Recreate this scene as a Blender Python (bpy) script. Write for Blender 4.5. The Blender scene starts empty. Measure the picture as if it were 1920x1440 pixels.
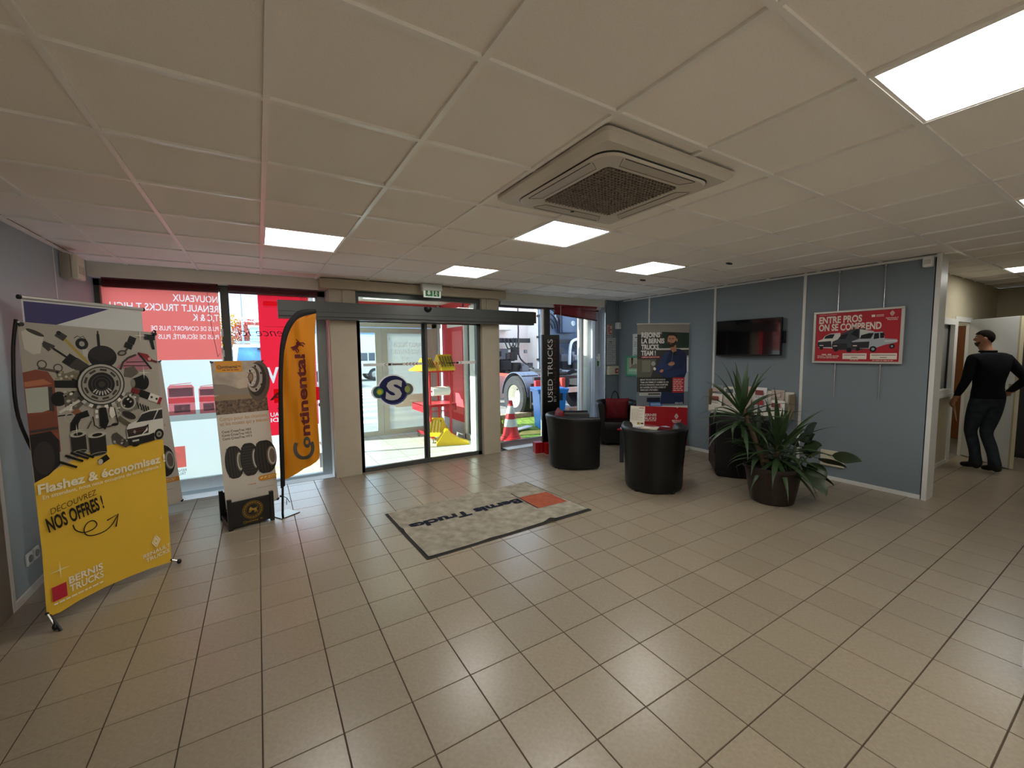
import bpy, bmesh, math, random
from mathutils import Vector, Matrix
R = random.Random(7)
SC = bpy.context.scene
COL = SC.collection
PI = math.pi

# ------------------------------------------------------------------ camera
cam_d = bpy.data.cameras.new('camera'); cam = bpy.data.objects.new('camera', cam_d); COL.objects.link(cam)
cam_d.sensor_width = 36.0; cam_d.lens = 774.0 / 1920 * 36.0; cam_d.clip_start = .03; cam_d.clip_end = 400
YAW, PIT, ROL = 0.5502, -0.0788, -0.0114
CAMP = Vector((0, 0, 1.645))
FW = Vector((math.sin(YAW) * math.cos(PIT), math.cos(YAW) * math.cos(PIT), math.sin(PIT)))
RT0 = Vector((math.cos(YAW), -math.sin(YAW), 0)); UP0 = RT0.cross(FW)
RT = RT0 * math.cos(ROL) + UP0 * math.sin(ROL); UPV = UP0 * math.cos(ROL) - RT0 * math.sin(ROL)
cam.matrix_world = Matrix(((RT.x, UPV.x, -FW.x, 0), (RT.y, UPV.y, -FW.y, 0), (RT.z, UPV.z, -FW.z, CAMP.z), (0, 0, 0, 1)))
SC.camera = cam

# ------------------------------------------------------------------ world, sun, exposure
LAMP = 9.9
w = bpy.data.worlds.new('sky'); SC.world = w; w.use_nodes = True
nt = w.node_tree; nt.nodes.clear()
def N(t, tree=nt): return tree.nodes.new(t)
out = N('ShaderNodeOutputWorld'); bg = N('ShaderNodeBackground'); tc = N('ShaderNodeTexCoord')
sep = N('ShaderNodeSeparateXYZ'); ramp = N('ShaderNodeValToRGB'); noi = N('ShaderNodeTexNoise'); cr = N('ShaderNodeValToRGB'); mx = N('ShaderNodeMixRGB')
ramp.color_ramp.elements[0].position = 0.0; ramp.color_ramp.elements[0].color = (.40, .62, .90, 1)
ramp.color_ramp.elements[1].position = .7; ramp.color_ramp.elements[1].color = (.10, .28, .75, 1)
cr.color_ramp.elements[0].position = .42; cr.color_ramp.elements[1].position = .62
noi.inputs['Scale'].default_value = 2.3; noi.inputs['Detail'].default_value = 7; noi.inputs['Roughness'].default_value = .55
mp = N('ShaderNodeMapping'); mp.inputs['Scale'].default_value = (1, 1, 2.6); mp.inputs['Location'].default_value = (.3, .1, .2)
L = nt.links.new
L(tc.outputs['Generated'], sep.inputs[0]); L(sep.outputs['Z'], ramp.inputs[0]); L(tc.outputs['Generated'], mp.inputs[0]); L(mp.outputs[0], noi.inputs['Vector'])
L(noi.outputs['Fac'], cr.inputs[0]); L(cr.outputs[0], mx.inputs[0]); L(ramp.outputs[0], mx.inputs[1]); mx.inputs[2].default_value = (1.0, 1.0, 1.0, 1)
L(mx.outputs[0], bg.inputs[0]); bg.inputs[1].default_value = 3.2; L(bg.outputs[0], out.inputs[0])
sd = bpy.data.lights.new('sun', 'SUN'); sd.energy = 11.0; sd.angle = .0093; sd.color = (1, .95, .86)
so = bpy.data.objects.new('sun', sd); COL.objects.link(so); so.location = (-20, 12, 20)
so.rotation_euler = Vector((.84, -.24, -.52)).to_track_quat('-Z', 'Y').to_euler()
vs = SC.view_settings; vs.view_transform = 'Standard'; vs.look = 'None'; vs.gamma = 1; vs.use_curve_mapping = False; vs.exposure = 0.50
SC.render.film_transparent = False
try:
    SC.cycles.max_bounces = 10; SC.cycles.transparent_max_bounces = 24; SC.cycles.sample_clamp_indirect = 4.0
    SC.cycles.use_denoising = True
except Exception: pass

# ------------------------------------------------------------------ materials
def lin(h):
    h = h.lstrip('#'); v = [int(h[i:i + 2], 16) / 255 for i in (0, 2, 4)]
    return tuple(c / 12.92 if c <= .04045 else ((c + .055) / 1.055) ** 2.4 for c in v)
MATS = {}
def mat(name, col='#808080', rough=.5, metal=0.0, spec=.5, var=0.0, scale=30.0, bump=0.0, objvar=0.0, emit=0.0, trans=0.0, coat=0.0, stretch=None, tint=None):
    """principled material, optional noise tone variation / bump / translucent share"""
    if name in MATS: return MATS[name]
    m = bpy.data.materials.new(name); MATS[name] = m; m.use_nodes = True
    t = m.node_tree; b = t.nodes['Principled BSDF']; c = lin(col) + (1,)
    b.inputs['Base Color'].default_value = c; b.inputs['Roughness'].default_value = rough; b.inputs['Metallic'].default_value = metal
    b.inputs['Specular IOR Level'].default_value = spec; b.inputs['Coat Weight'].default_value = coat
    last = None
    if var or bump:
        tcn = t.nodes.new('ShaderNodeTexCoord'); n = t.nodes.new('ShaderNodeTexNoise'); n.inputs['Scale'].default_value = scale; n.inputs['Detail'].default_value = 5
        if stretch:
            mpn = t.nodes.new('ShaderNodeMapping'); mpn.inputs['Scale'].default_value = stretch
            t.links.new(tcn.outputs['Object'], mpn.inputs[0]); t.links.new(mpn.outputs[0], n.inputs['Vector'])
        else: t.links.new(tcn.outputs['Object'], n.inputs['Vector'])
        if var:
            mxn = t.nodes.new('ShaderNodeMixRGB'); d = [x * (1 - var) for x in c[:3]]
            mxn.inputs[1].default_value = tuple(d) + (1,) if tint is None else lin(tint) + (1,); mxn.inputs[2].default_value = tuple(min(1, x * (1 + var)) for x in c[:3]) + (1,)
            rp = t.nodes.new('ShaderNodeValToRGB'); rp.color_ramp.elements[0].position = .3; rp.color_ramp.elements[1].position = .7
            t.links.new(n.outputs['Fac'], rp.inputs[0]); t.links.new(rp.outputs[0], mxn.inputs[0]); last = mxn.outputs[0]
            t.links.new(last, b.inputs['Base Color'])
        if bump:
            bn = t.nodes.new('ShaderNodeBump'); bn.inputs['Strength'].default_value = bump; bn.inputs['Distance'].default_value = .004
            t.links.new(n.outputs['Fac'], bn.inputs['Height']); t.links.new(bn.outputs[0], b.inputs['Normal'])
    if objvar:
        oi = t.nodes.new('ShaderNodeObjectInfo'); hs = t.nodes.new('ShaderNodeHueSaturation'); ma = t.nodes.new('ShaderNodeMapRange')
        ma.inputs[3].default_value = 1 - objvar; ma.inputs[4].default_value = 1 + objvar
        t.links.new(oi.outputs['Random'], ma.inputs[0]); t.links.new(ma.outputs[0], hs.inputs['Value'])
        if last: t.links.new(last, hs.inputs['Color'])
        else: hs.inputs['Color'].default_value = c
        t.links.new(hs.outputs[0], b.inputs['Base Color'])
    if emit:
        b.inputs['Emission Color'].default_value = c; b.inputs['Emission Strength'].default_value = emit
    if trans:
        tr = t.nodes.new('ShaderNodeBsdfTranslucent'); tr.inputs[0].default_value = c; ms = t.nodes.new('ShaderNodeMixShader'); ms.inputs[0].default_value = trans
        o = t.nodes['Material Output']; t.links.new(b.outputs[0], ms.inputs[1]); t.links.new(tr.outputs[0], ms.inputs[2]); t.links.new(ms.outputs[0], o.inputs[0])
    return m
def glassmat(name, tint='#ffffff', refl=1.0, film=None, film_share=0.0):
    """thin pane: see-through with fresnel reflection, optionally a translucent film share"""
    if name in MATS: return MATS[name]
    m = bpy.data.materials.new(name); MATS[name] = m; m.use_nodes = True; t = m.node_tree; t.nodes.clear()
    o = t.nodes.new('ShaderNodeOutputMaterial'); tr = t.nodes.new('ShaderNodeBsdfTransparent'); tr.inputs[0].default_value = lin(tint) + (1,)
    g = t.nodes.new('ShaderNodeBsdfGlossy'); g.inputs['Roughness'].default_value = .02; g.inputs[0].default_value = (refl, refl, refl, 1)
    f = t.nodes.new('ShaderNodeFresnel'); f.inputs[0].default_value = 1.45; mxn = t.nodes.new('ShaderNodeMixShader')
    t.links.new(f.outputs[0], mxn.inputs[0]); t.links.new(g.outputs[0], mxn.inputs[2])
    if film:
        tl = t.nodes.new('ShaderNodeBsdfTranslucent'); tl.inputs[0].default_value = lin(film) + (1,)
        df = t.nodes.new('ShaderNodeBsdfDiffuse'); df.inputs[0].default_value = lin(film) + (1,)
        m0 = t.nodes.new('ShaderNodeMixShader'); m0.inputs[0].default_value = .8; t.links.new(df.outputs[0], m0.inputs[1]); t.links.new(tl.outputs[0], m0.inputs[2])
        m2 = t.nodes.new('ShaderNodeMixShader'); m2.inputs[0].default_value = film_share
        t.links.new(tr.outputs[0], m2.inputs[1]); t.links.new(m0.outputs[0], m2.inputs[2]); t.links.new(m2.outputs[0], mxn.inputs[1])
    else: t.links.new(tr.outputs[0], mxn.inputs[1])
    t.links.new(mxn.outputs[0], o.inputs[0]); return m
def P(h, rough=.45): return mat('print_' + h.strip('#') , h, rough, spec=.3)

# ------------------------------------------------------------------ mesh building
WM = {}
class MB:
    def __init__(s): s.v = []; s.f = []; s.m = []; s.mats = []
    def mi(s, m):
        if m not in s.mats: s.mats.append(m)
        return s.mats.index(m)
    def add(s, vs, fs, m, M=None):
        k = len(s.v); i = s.mi(m)
        for v in vs: s.v.append(tuple(M @ Vector(v)) if M else tuple(v))
        for f in fs: s.f.append([k + a for a in f]); s.m.append(i)
    def box(s, x0, y0, z0, x1, y1, z1, m, M=None, b=0.0):
        x0, x1 = min(x0, x1), max(x0, x1); y0, y1 = min(y0, y1), max(y0, y1); z0, z1 = min(z0, z1), max(z0, z1)
        b = min(b, (x1 - x0) * .45, (y1 - y0) * .45, (z1 - z0) * .45)
        if b <= 0:
            vs = [(x0, y0, z0), (x1, y0, z0), (x1, y1, z0), (x0, y1, z0), (x0, y0, z1), (x1, y0, z1), (x1, y1, z1), (x0, y1, z1)]
            s.add(vs, [(0, 3, 2, 1), (4, 5, 6, 7), (0, 1, 5, 4), (1, 2, 6, 5), (2, 3, 7, 6), (3, 0, 4, 7)], m, M)
        else:
            bm = bmesh.new(); bmesh.ops.create_cube(bm, size=1)
            for v in bm.verts: v.co = Vector(((x0 + x1) / 2 + v.co.x * (x1 - x0), (y0 + y1) / 2 + v.co.y * (y1 - y0), (z0 + z1) / 2 + v.co.z * (z1 - z0)))
            bmesh.ops.bevel(bm, geom=bm.edges[:], offset=b, segments=2, affect='EDGES', profile=.5)
            s.bm(bm, m, M)
    def bm(s, bm, m, M=None):
        bm.verts.index_update(); s.add([v.co[:] for v in bm.verts], [[v.index for v in f.verts] for f in bm.faces], m, M); bm.free()
    def tube(s, pts, r, m, n=8, M=None, cap=True, flat=1.0):
        pts = [Vector(p) for p in pts]; rs = r if isinstance(r, (list, tuple)) else [r] * len(pts)
        vs = []; fs = []; ref = None
        for i, p in enumerate(pts):
            d = (pts[min(i + 1, len(pts) - 1)] - pts[max(i - 1, 0)])
            if d.length < 1e-9: d = Vector((0, 0, 1))
            d.normalize()
            if ref is None: ref = Vector((1, 0, 0)) if abs(d.x) < .9 else Vector((0, 1, 0))
            a = (ref - d * ref.dot(d)).normalized(); b = d.cross(a); ref = a
            for k in range(n):
                t = 2 * PI * k / n; vs.append(p + (a * math.cos(t) + b * math.sin(t) * flat) * rs[i])
        for i in range(len(pts) - 1):
            for k in range(n): fs.append((i * n + k, i * n + (k + 1) % n, (i + 1) * n + (k + 1) % n, (i + 1) * n + k))
        if cap: fs.append(tuple(range(n))[::-1]); fs.append(tuple((len(pts) - 1) * n + k for k in range(n)))
        s.add(vs, fs, m, M)
    def lathe(s, prof, m, n=24, M=None, c=(0, 0, 0), cap=True):
        """prof: (r, z) pairs around the z axis"""
        vs = []; fs = []
        for r, z in prof:
            for k in range(n): t = 2 * PI * k / n; vs.append((c[0] + r * math.cos(t), c[1] + r * math.sin(t), c[2] + z))
        for i in range(len(prof) - 1):
            for k in range(n): fs.append((i * n + k, i * n + (k + 1) % n, (i + 1) * n + (k + 1) % n, (i + 1) * n + k))
        if cap and prof[0][0] > 1e-6: fs.append(tuple(range(n))[::-1])
        if cap and prof[-1][0] > 1e-6: fs.append(tuple((len(prof) - 1) * n + k for k in range(n)))
        s.add(vs, fs, m, M)
    def prism(s, poly, d, m, M=None):
        """poly in xy (list of (x,y)), extruded along z by d"""
        n = len(poly); vs = [(x, y, 0) for x, y in poly] + [(x, y, d) for x, y in poly]
        fs = [tuple(range(n))[::-1], tuple(range(n, 2 * n))] + [(k, (k + 1) % n, n + (k + 1) % n, n + k) for k in range(n)]
        s.add(vs, fs, m, M)
    def grid(s, fn, nu, nv, m, M=None, wrap=False):
        vs = [fn(i / nu, j / nv) for j in range(nv + 1) for i in range(nu + 1)]
        s.add(vs, [(j * (nu + 1) + i, j * (nu + 1) + i + 1, (j + 1) * (nu + 1) + i + 1, (j + 1) * (nu + 1) + i) for j in range(nv) for i in range(nu)], m, M)
    def ball(s, c, r, m, n=12, M=None):
        rx, ry, rz = r if isinstance(r, (list, tuple)) else (r, r, r)
        h = n // 2; vs = []; fs = []
        for i in range(h + 1):
            a = PI * i / h
            for k in range(n): t = 2 * PI * k / n; vs.append((c[0] + rx * math.sin(a) * math.cos(t), c[1] + ry * math.sin(a) * math.sin(t), c[2] + rz * math.cos(a)))
        for i in range(h):
            for k in range(n): fs.append((i * n + k, (i + 1) * n + k, (i + 1) * n + (k + 1) % n, i * n + (k + 1) % n))
        s.add(vs, fs, m, M)
    def build(s, name, parent=None, smooth=None, world=False, kind=None, label=None, clean=False):
        me = bpy.data.meshes.new(name); vs = s.v
        if parent is not None and world:
            I = WM[parent.name].inverted(); vs = [tuple(I @ Vector(v)) for v in vs]
        org = Vector((0, 0, 0))
        if parent is None:                       # origin at the base of the thing
            xs, ys, zs = zip(*vs); org = Vector(((min(xs) + max(xs)) / 2, (min(ys) + max(ys)) / 2, min(zs))); vs = [tuple(Vector(v) - org) for v in vs]
        me.from_pydata(vs, [], s.f)
        for m in s.mats: me.materials.append(m)
        me.polygons.foreach_set('material_index', s.m)
        if clean:
            bm = bmesh.new(); bm.from_mesh(me); bmesh.ops.remove_doubles(bm, verts=bm.verts, dist=1e-5); bmesh.ops.recalc_face_normals(bm, faces=bm.faces); bm.to_mesh(me); bm.free()
        if smooth is not None:
            me.polygons.foreach_set('use_smooth', [True] * len(me.polygons)); me.update()
            try: me.set_sharp_from_angle(angle=math.radians(smooth))
            except Exception: pass
        me.update()
        o = bpy.data.objects.new(name, me); COL.objects.link(o); o.location = org
        if parent is not None: o.parent = parent; WM[o.name] = WM[parent.name]
        else: WM[o.name] = Matrix.Translation(org)
        if kind: o['kind'] = kind
        if label: o['label'] = label
        return o
def thing(name, label, cat, loc=(0, 0, 0), rz=0.0, group=None):
    o = bpy.data.objects.new(name, None); COL.objects.link(o); o.location = loc; o.rotation_euler = (0, 0, rz); o.empty_display_size = .1
    WM[o.name] = Matrix.Translation(Vector(loc)) @ Matrix.Rotation(rz, 4, 'Z')
    o['label'] = label; o['category'] = cat
    if group: o['group'] = group
    return o
def tag(o, label, cat, group=None):
    o['label'] = label; o['category'] = cat
    if group: o['group'] = group
    return o
def struct(name, loc=None):
    o = bpy.data.objects.new(name, None); COL.objects.link(o); o.empty_display_size = .1
    o.location = loc or (0, 0, 0); WM[o.name] = Matrix.Translation(Vector(o.location)); o['kind'] = 'structure'; return o
def copy_tree(root, loc, rz, label=None, group=None):
    r = root.copy(); COL.objects.link(r); r.location = loc; r.rotation_euler = (0, 0, rz)
    if label: r['label'] = label
    if group: r['group'] = group
    for ch in list(root.children):
        c = ch.copy(); COL.objects.link(c); c.parent = r
        for g in list(ch.children):
            d = g.copy(); COL.objects.link(d); d.parent = c
    WM[r.name] = Matrix.Translation(Vector(loc)) @ Matrix.Rotation(rz, 4, 'Z'); return r

def smooth_path(pts, n):
    q = []; m = len(pts)
    for k in range(n + 1):
        t_ = k / n * (m - 1); i = min(int(t_), m - 2); f = t_ - i; p0, p1, p2, p3 = pts[max(i - 1, 0)], pts[i], pts[i + 1], pts[min(i + 2, m - 1)]
        q.append(tuple(.5 * (2 * b + (c - a) * f + (2 * a - 5 * b + 4 * c - d) * f * f + (3 * b - a - 3 * c + d) * f ** 3) for a, b, c, d in zip(p0, p1, p2, p3)))
    return q

# ------------------------------------------------------------------ flat print (vector graphics on a surface)
TXT = {}
def text_mesh(s, bold):
    k = (s, bold)
    if k not in TXT:
        cu = bpy.data.curves.new('t', 'FONT'); cu.body = s; cu.size = 1; cu.offset = bold; cu.resolution_u = 3
        ob = bpy.data.objects.new('t', cu); COL.objects.link(ob); me = bpy.data.meshes.new_from_object(ob)
        vs = [(v.co.x, v.co.y) for v in me.vertices]; fs = [list(p.vertices) for p in me.polygons]
        bpy.data.objects.remove(ob); bpy.data.meshes.remove(me); bpy.data.curves.remove(cu); TXT[k] = (vs, fs)
    return TXT[k]
CAPS = None
class Print:
    """draws on the surface fn(u, v, off) -> point; every draw lies a hair above the one before"""
    def __init__(s, fn, step=.00012, off=.001, mirror=False): s.fn = fn; s.mb = MB(); s.off = off; s.step = step; s.hold = False
    def lift(s):
        if not s.hold: s.off += s.step
    def raw(s, pts, faces, m): s.lift(); s.mb.add([s.fn(u, v, s.off) for u, v in pts], faces, m)
    def poly(s, pts, m):
        bm = bmesh.new(); vs = [bm.verts.new((u, v, 0)) for u, v in pts]
        try:
            f = bm.faces.new(vs); bmesh.ops.triangulate(bm, faces=[f])
        except Exception: bm.free(); return
        bm.verts.index_update(); bm.normal_update(); fs = []
        for f in bm.faces: i = [v.index for v in f.verts]; fs.append(i if f.normal.z > 0 else i[::-1])
        q = [(v.co.x, v.co.y) for v in bm.verts]; bm.free(); s.raw(q, fs, m)
    def rect(s, u0, v0, u1, v1, m): s.raw([(u0, v0), (u1, v0), (u1, v1), (u0, v1)], [(0, 1, 2, 3)], m)
    def gridrect(s, u0, v0, u1, v1, m, nu=10, nv=20):
        s.lift(); s.mb.grid(lambda a, b: s.fn(u0 + (u1 - u0) * a, v0 + (v1 - v0) * b, s.off), nu, nv, m)
    def ell(s, u, v, a, b, m, rot=0.0, n=28): s.poly([(u + a * math.cos(t) * math.cos(rot) - b * math.sin(t) * math.sin(rot), v + a * math.cos(t) * math.sin(rot) + b * math.sin(t) * math.cos(rot)) for t in [2 * PI * k / n for k in range(n)]], m)
    def ring(s, u, v, a, b, wd, m, rot=0.0, n=32):
        pts = []; fs = []
        for k in range(n):
            t = 2 * PI * k / n
            for q in (1, 0):
                x = (a - wd * (1 - q)) * math.cos(t); y = (b - wd * (1 - q)) * math.sin(t); pts.append((u + x * math.cos(rot) - y * math.sin(rot), v + x * math.sin(rot) + y * math.cos(rot)))
        for k in range(n): j = (k + 1) % n; fs.append((2 * k + 1, 2 * k, 2 * j, 2 * j + 1))
        s.raw(pts, fs, m)
    def line(s, pts, wd, m):
        ps = [Vector(p) for p in pts]; q = []; fs = []
        for i, p in enumerate(ps):
            d = (ps[min(i + 1, len(ps) - 1)] - ps[max(i - 1, 0)]).normalized(); n = Vector((-d.y, d.x)) * wd / 2; q += [tuple(p + n), tuple(p - n)]
        for i in range(len(ps) - 1): fs.append((2 * i + 1, 2 * i + 3, 2 * i + 2, 2 * i))
        s.raw(q, fs, m)
    def obox(s, u, v, a, b, m, rot=0.0):
        c, d = math.cos(rot), math.sin(rot); s.poly([(u + x * c - y * d, v + x * d + y * c) for x, y in ((-a, -b), (a, -b), (a, b), (-a, b))], m)
    def text(s, t, u, v, width, cap, m, bold=.0, rot=0.0, slant=0.0, mirror=False):
        """left end of the baseline at (u, v); fitted to width and capital height"""
        global CAPS
        if CAPS is None: CAPS = max(y for x, y in text_mesh('H', 0)[0])
        vs, fs = text_mesh(t, bold)
        if not vs: return
        x0 = min(x for x, y in vs); x1 = max(x for x, y in vs); sx = width / max(1e-6, x1 - x0); sy = cap / CAPS; c, d = math.cos(rot), math.sin(rot); q = []
        for x, y in vs:
            a = (x - x0) * sx + y * sy * slant; b = y * sy
            if mirror: a = -a
            q.append((u + a * c - b * d, v + a * d + b * c))
        s.raw(q, [f[::-1] for f in fs] if mirror else fs, m)
    def greek(s, u, v, width, cap, m, words=6, seed=1):
        """unreadably small print: a row of little word bars"""
        r = random.Random(seed); x = u; s.lift(); s.hold = True
        ws = [r.uniform(.5, 1.4) for _ in range(words)]; k = width / (sum(ws) + .25 * (words - 1))
        for a in ws: s.rect(x, v, x + a * k, v + cap, m); x += (a + .25) * k
        s.hold = False
    def build(s, name, parent, label=None): return s.mb.build(name, parent, world=True, label=label)
def holed(p, outer, texts, m):
    """a film cut out where the letters are: texts = (string, u, v, width, cap, bold, slant), mirrored"""
    global CAPS
    if CAPS is None: CAPS = max(y for x, y in text_mesh('H', 0)[0])
    loops = [list(outer)]
    for t, u, v, wd, cap, bold, slant in texts:
        vs, fs = text_mesh(t, bold); x0 = min(x for x, y in vs); x1 = max(x for x, y in vs); sx = wd / (x1 - x0); sy = cap / CAPS; cnt = {}
        for f in fs:
            for a, b in zip(f, f[1:] + f[:1]): cnt[(a, b)] = 1
        nx = {a: b for a, b in cnt if (b, a) not in cnt}
        while nx:
            a = next(iter(nx)); lp = []
            while a in nx: lp.append(a); a = nx.pop(a)
            if len(lp) > 2: loops.append([(u - (vs[k][0] - x0) * sx - vs[k][1] * sy * slant, v + vs[k][1] * sy) for k in lp])
    cu = bpy.data.curves.new('f', 'CURVE'); cu.dimensions = '2D'; cu.fill_mode = 'BOTH'
    for lp in loops:
        sp = cu.splines.new('POLY'); sp.points.add(len(lp) - 1); sp.use_cyclic_u = True
        for q, (x, y) in zip(sp.points, lp): q.co = (x, y, 0, 1)
    ob = bpy.data.objects.new('f', cu); COL.objects.link(ob); me = bpy.data.meshes.new_from_object(ob); vs = [(v.co.x, v.co.y) for v in me.vertices]; fs = [list(q.vertices) for q in me.polygons]
    bpy.data.objects.remove(ob); bpy.data.meshes.remove(me); bpy.data.curves.remove(cu); p.raw(vs, fs, m)
def plane(P0, U, V):
    P0 = Vector(P0); U = Vector(U).normalized(); V = Vector(V).normalized(); n = U.cross(V)
    return lambda u, v, o=0.0: tuple(P0 + U * u + V * v + n * o)
def diamond(p, u, v, h, m, m2):
    """double outlined lozenge emblem"""
    w_ = h * .62
    def loz(k): return [(u, v - h * k), (u + w_ * k, v), (u, v + h * k), (u - w_ * k, v)]
    p.poly(loz(1), m); p.poly(loz(.76), m2); p.poly(loz(.58), m); p.poly(loz(.3), m2)
    p.obox(u, v - h * .86, h * .05, h * .16, m2, .5); p.obox(u, v + h * .86, h * .05, h * .16, m2, .5)
HORSE = [(-.5, .0), (-.42, .22), (-.3, .3), (-.36, .42), (-.2, .38), (-.05, .2), (.15, .12), (.3, .2), (.42, .12), (.55, .32), (.6, .3), (.48, .02), (.42, -.08), (.55, -.3), (.48, -.52), (.4, -.5), (.44, -.3), (.3, -.15), (.34, -.36), (.22, -.5), (.14, -.48), (.22, -.34), (.12, -.12), (-.12, -.1), (-.25, -.3), (-.42, -.34), (-.44, -.28), (-.3, -.22), (-.22, -.04), (-.34, -.12), (-.48, -.3), (-.54, -.26), (-.4, -.02), (-.38, .1)]
def horse(p, u, v, s, m, rot=0.0, flip=1): p.poly([(u + s * (flip * x * math.cos(rot) - y * math.sin(rot)), v + s * (flip * x * math.sin(rot) + y * math.cos(rot))) for x, y in HORSE][::flip], m)

# ================================================================== SETTING
ZC = 2.5906
tile_m = mat('floor_tile_ceramic', '#918572', .28, spec=.7, var=.10, scale=55, objvar=.06)
grout_m = mat('grout', '#4a3c30', .85)
ceil_m = mat('ceiling_tile_mineral', '#f6f0e8', .9, spec=.1, var=.03, scale=140, bump=.15, objvar=.02)
rail_m = mat('white_rail', '#f4f1ec', .28)
grey_wall = mat('grey_wall_panel', '#7a858c', .55, spec=.35, var=.04, scale=260, bump=.05)
taupe = mat('taupe_paint', '#b5ab98', .7, spec=.2, var=.03, scale=8)
taupe_d = mat('taupe_jamb', '#857b6e', .7, spec=.2, var=.03, scale=8)
cream = mat('cream_paint', '#bdb499', .75, spec=.2, var=.03, scale=6)
white_pvc = mat('white_pvc', '#dcdcd8', .4)
white_paint = mat('white_paint', '#d2d0c8', .6, var=.02, scale=5)
alu_d = mat('dark_grey_aluminium', '#4c4e4c', .38, metal=.3, var=.03, scale=20)
alu_m = mat('grey_aluminium', '#7d8686', .4, metal=.3, var=.03, scale=20)
alu_l = mat('light_grey_aluminium', '#b2bab9', .4, metal=.2, var=.03, scale=20)
black = mat('black_plastic', '#0c0c0d', .35)
black_m = mat('matt_black', '#101010', .7)
chrome = mat('chrome', '#c8c8c8', .18, metal=1)
glass = glassmat('clear_glass', '#f4faf8')
red_gloss = mat('red_gloss', '#b3121c', .3)
white_gloss = mat('white_gloss', '#e8e8e6', .3)

# floor: a grout slab, 300 single tiles, the rest of the tiles joined
TS = .3025; TX0 = .5392; TY0 = 3.0215; G = .0045
floor = struct('floor', (2, 2, -.02))
mb = MB(); mb.box(-1.6, -2.7, -.12, 11.6, 5.86, -.003, grout_m); mb.build('grout_bed', floor, world=True)
def tile_bm(w_, d, m):
    q = MB(); b = .0016; a, c = w_ / 2 - G / 2, d / 2 - G / 2
    vs = [(-a, -c, -.004), (a, -c, -.004), (a, c, -.004), (-a, c, -.004), (-a + b, -c + b, 0), (a - b, -c + b, 0), (a - b, c - b, 0), (-a + b, c - b, 0)]
    q.add(vs, [(4, 5, 6, 7), (0, 1, 5, 4), (1, 2, 6, 5), (2, 3, 7, 6), (3, 0, 4, 7)], m); return q
tb = tile_bm(TS, TS, tile_m).build('floor_tile', floor); tile_mesh = tb.data; bpy.data.objects.remove(tb)
def projarea(x, y, z=0.0):
    d = Vector((x, y, z)) - CAMP; dz = d.dot(FW)
    if dz < .25: return 0
    px = 960 + 774 * d.dot(RT) / dz; py = 720 - 774 * d.dot(UPV) / dz
    if px < -160 or px > 2080 or py < -100 or py > 1620: return 0
    return 1.645 / dz ** 3
cells = []
for i in range(-8, 37):
    for j in range(-11, 20):
        x0 = TX0 + TS * i; y0 = TY0 - TS * j
        x1, y1 = x0 + TS, y0 - TS
        x0, x1 = max(x0, -1.43), min(x1, 10.6); ylim = 5.84 if x0 < 6.0 else (1.70 if x0 < 8.2 else 1.72)
        ya, yb = max(y1, -2.5), min(y0, ylim)
        if x1 - x0 < .03 or yb - ya < .03: continue
        cells.append((projarea((x0 + x1) / 2, (ya + yb) / 2), x0, x1, ya, yb))
cells.sort(key=lambda c: -c[0])
rest = MB()
for k, (a, x0, x1, ya, yb) in enumerate(cells):
    full = (x1 - x0 > TS - 1e-4 and yb - ya > TS - 1e-4)
    if k < 300 and a > 0:
        if full: o = bpy.data.objects.new('floor_tile', tile_mesh); COL.objects.link(o); o.parent = floor
        else: o = tile_bm(x1 - x0, yb - ya, tile_m).build('floor_tile', floor)
        o.location = Vector(((x0 + x1) / 2 - 2, (ya + yb) / 2 - 2, .02 + R.uniform(-.0003, .0003)))
    else:
        q = tile_bm(x1 - x0, yb - ya, tile_m); rest.add(q.v, q.f, tile_m, Matrix.Translation(((x0 + x1) / 2, (ya + yb) / 2, 0)))
rest.build('tile_field', floor, world=True, kind='stuff')

# ceiling: tiles, rails, backing
ceiling = struct('ceiling', (2, 2, ZC))
mb = MB(); mb.box(-1.6, -2.7, ZC + .03, 11.6, 6.2, ZC + .15, black_m); mb.build('ceiling_void', ceiling, world=True)
CX, CY = .0764, 1.8565
LAMPS = [(0, 3), (3, 1), (3, 4), (6, 2), (3, -3), (7, -3), (13, -2)] + [(i, j) for i in (-1, 1, 3) for j in (-5, -7) if (i, j) != (3, -5)]  # the last cells are unseen fill panels added behind the camera
mb = MB(); mb.box(-.297, -.297, 0, .297, .297, .012, ceil_m); cm = mb.build('ceiling_tile', ceiling); ctm = cm.data; bpy.data.objects.remove(cm)
for i in range(-3, 18):
    for j in range(-8, 7):
        x0, y0 = CX + .6 * i, CY + .6 * j; x1, y1 = x0 + .6, y0 + .6
        if (i, j) in LAMPS: continue
        ax, bx, ay, by = max(x0, -1.43), min(x1, 10.6), max(y0, -2.5), min(y1, 5.87 if x0 < 6.0 else 1.70)
        if bx - ax < .04 or by - ay < .04: continue
        if x0 < 6.03 < x1 and ay > 1.4: bx = 6.03
        if abs(bx - ax - .6) < 1e-4 and abs(by - ay - .6) < 1e-4:
            o = bpy.data.objects.new('ceiling_tile', ctm); COL.objects.link(o); o.parent = ceiling
        else:
            q = MB(); wx, wy = (bx - ax) / 2 - .003, (by - ay) / 2 - .003; q.box(-wx, -wy, 0, wx, wy, .012, ceil_m); o = q.build('ceiling_tile', ceiling)
        o.location = ((ax + bx) / 2 - 2, (ay + by) / 2 - 2, .012)
for i in range(-2, 19):
    x = CX + .6 * i
    if x < 10.6: mb = MB(); mb.box(x - .012, -2.5, ZC, x + .012, 5.86 if x < 6 else 1.7, ZC + .026, rail_m); mb.build('grid_rail', ceiling, world=True)
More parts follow.
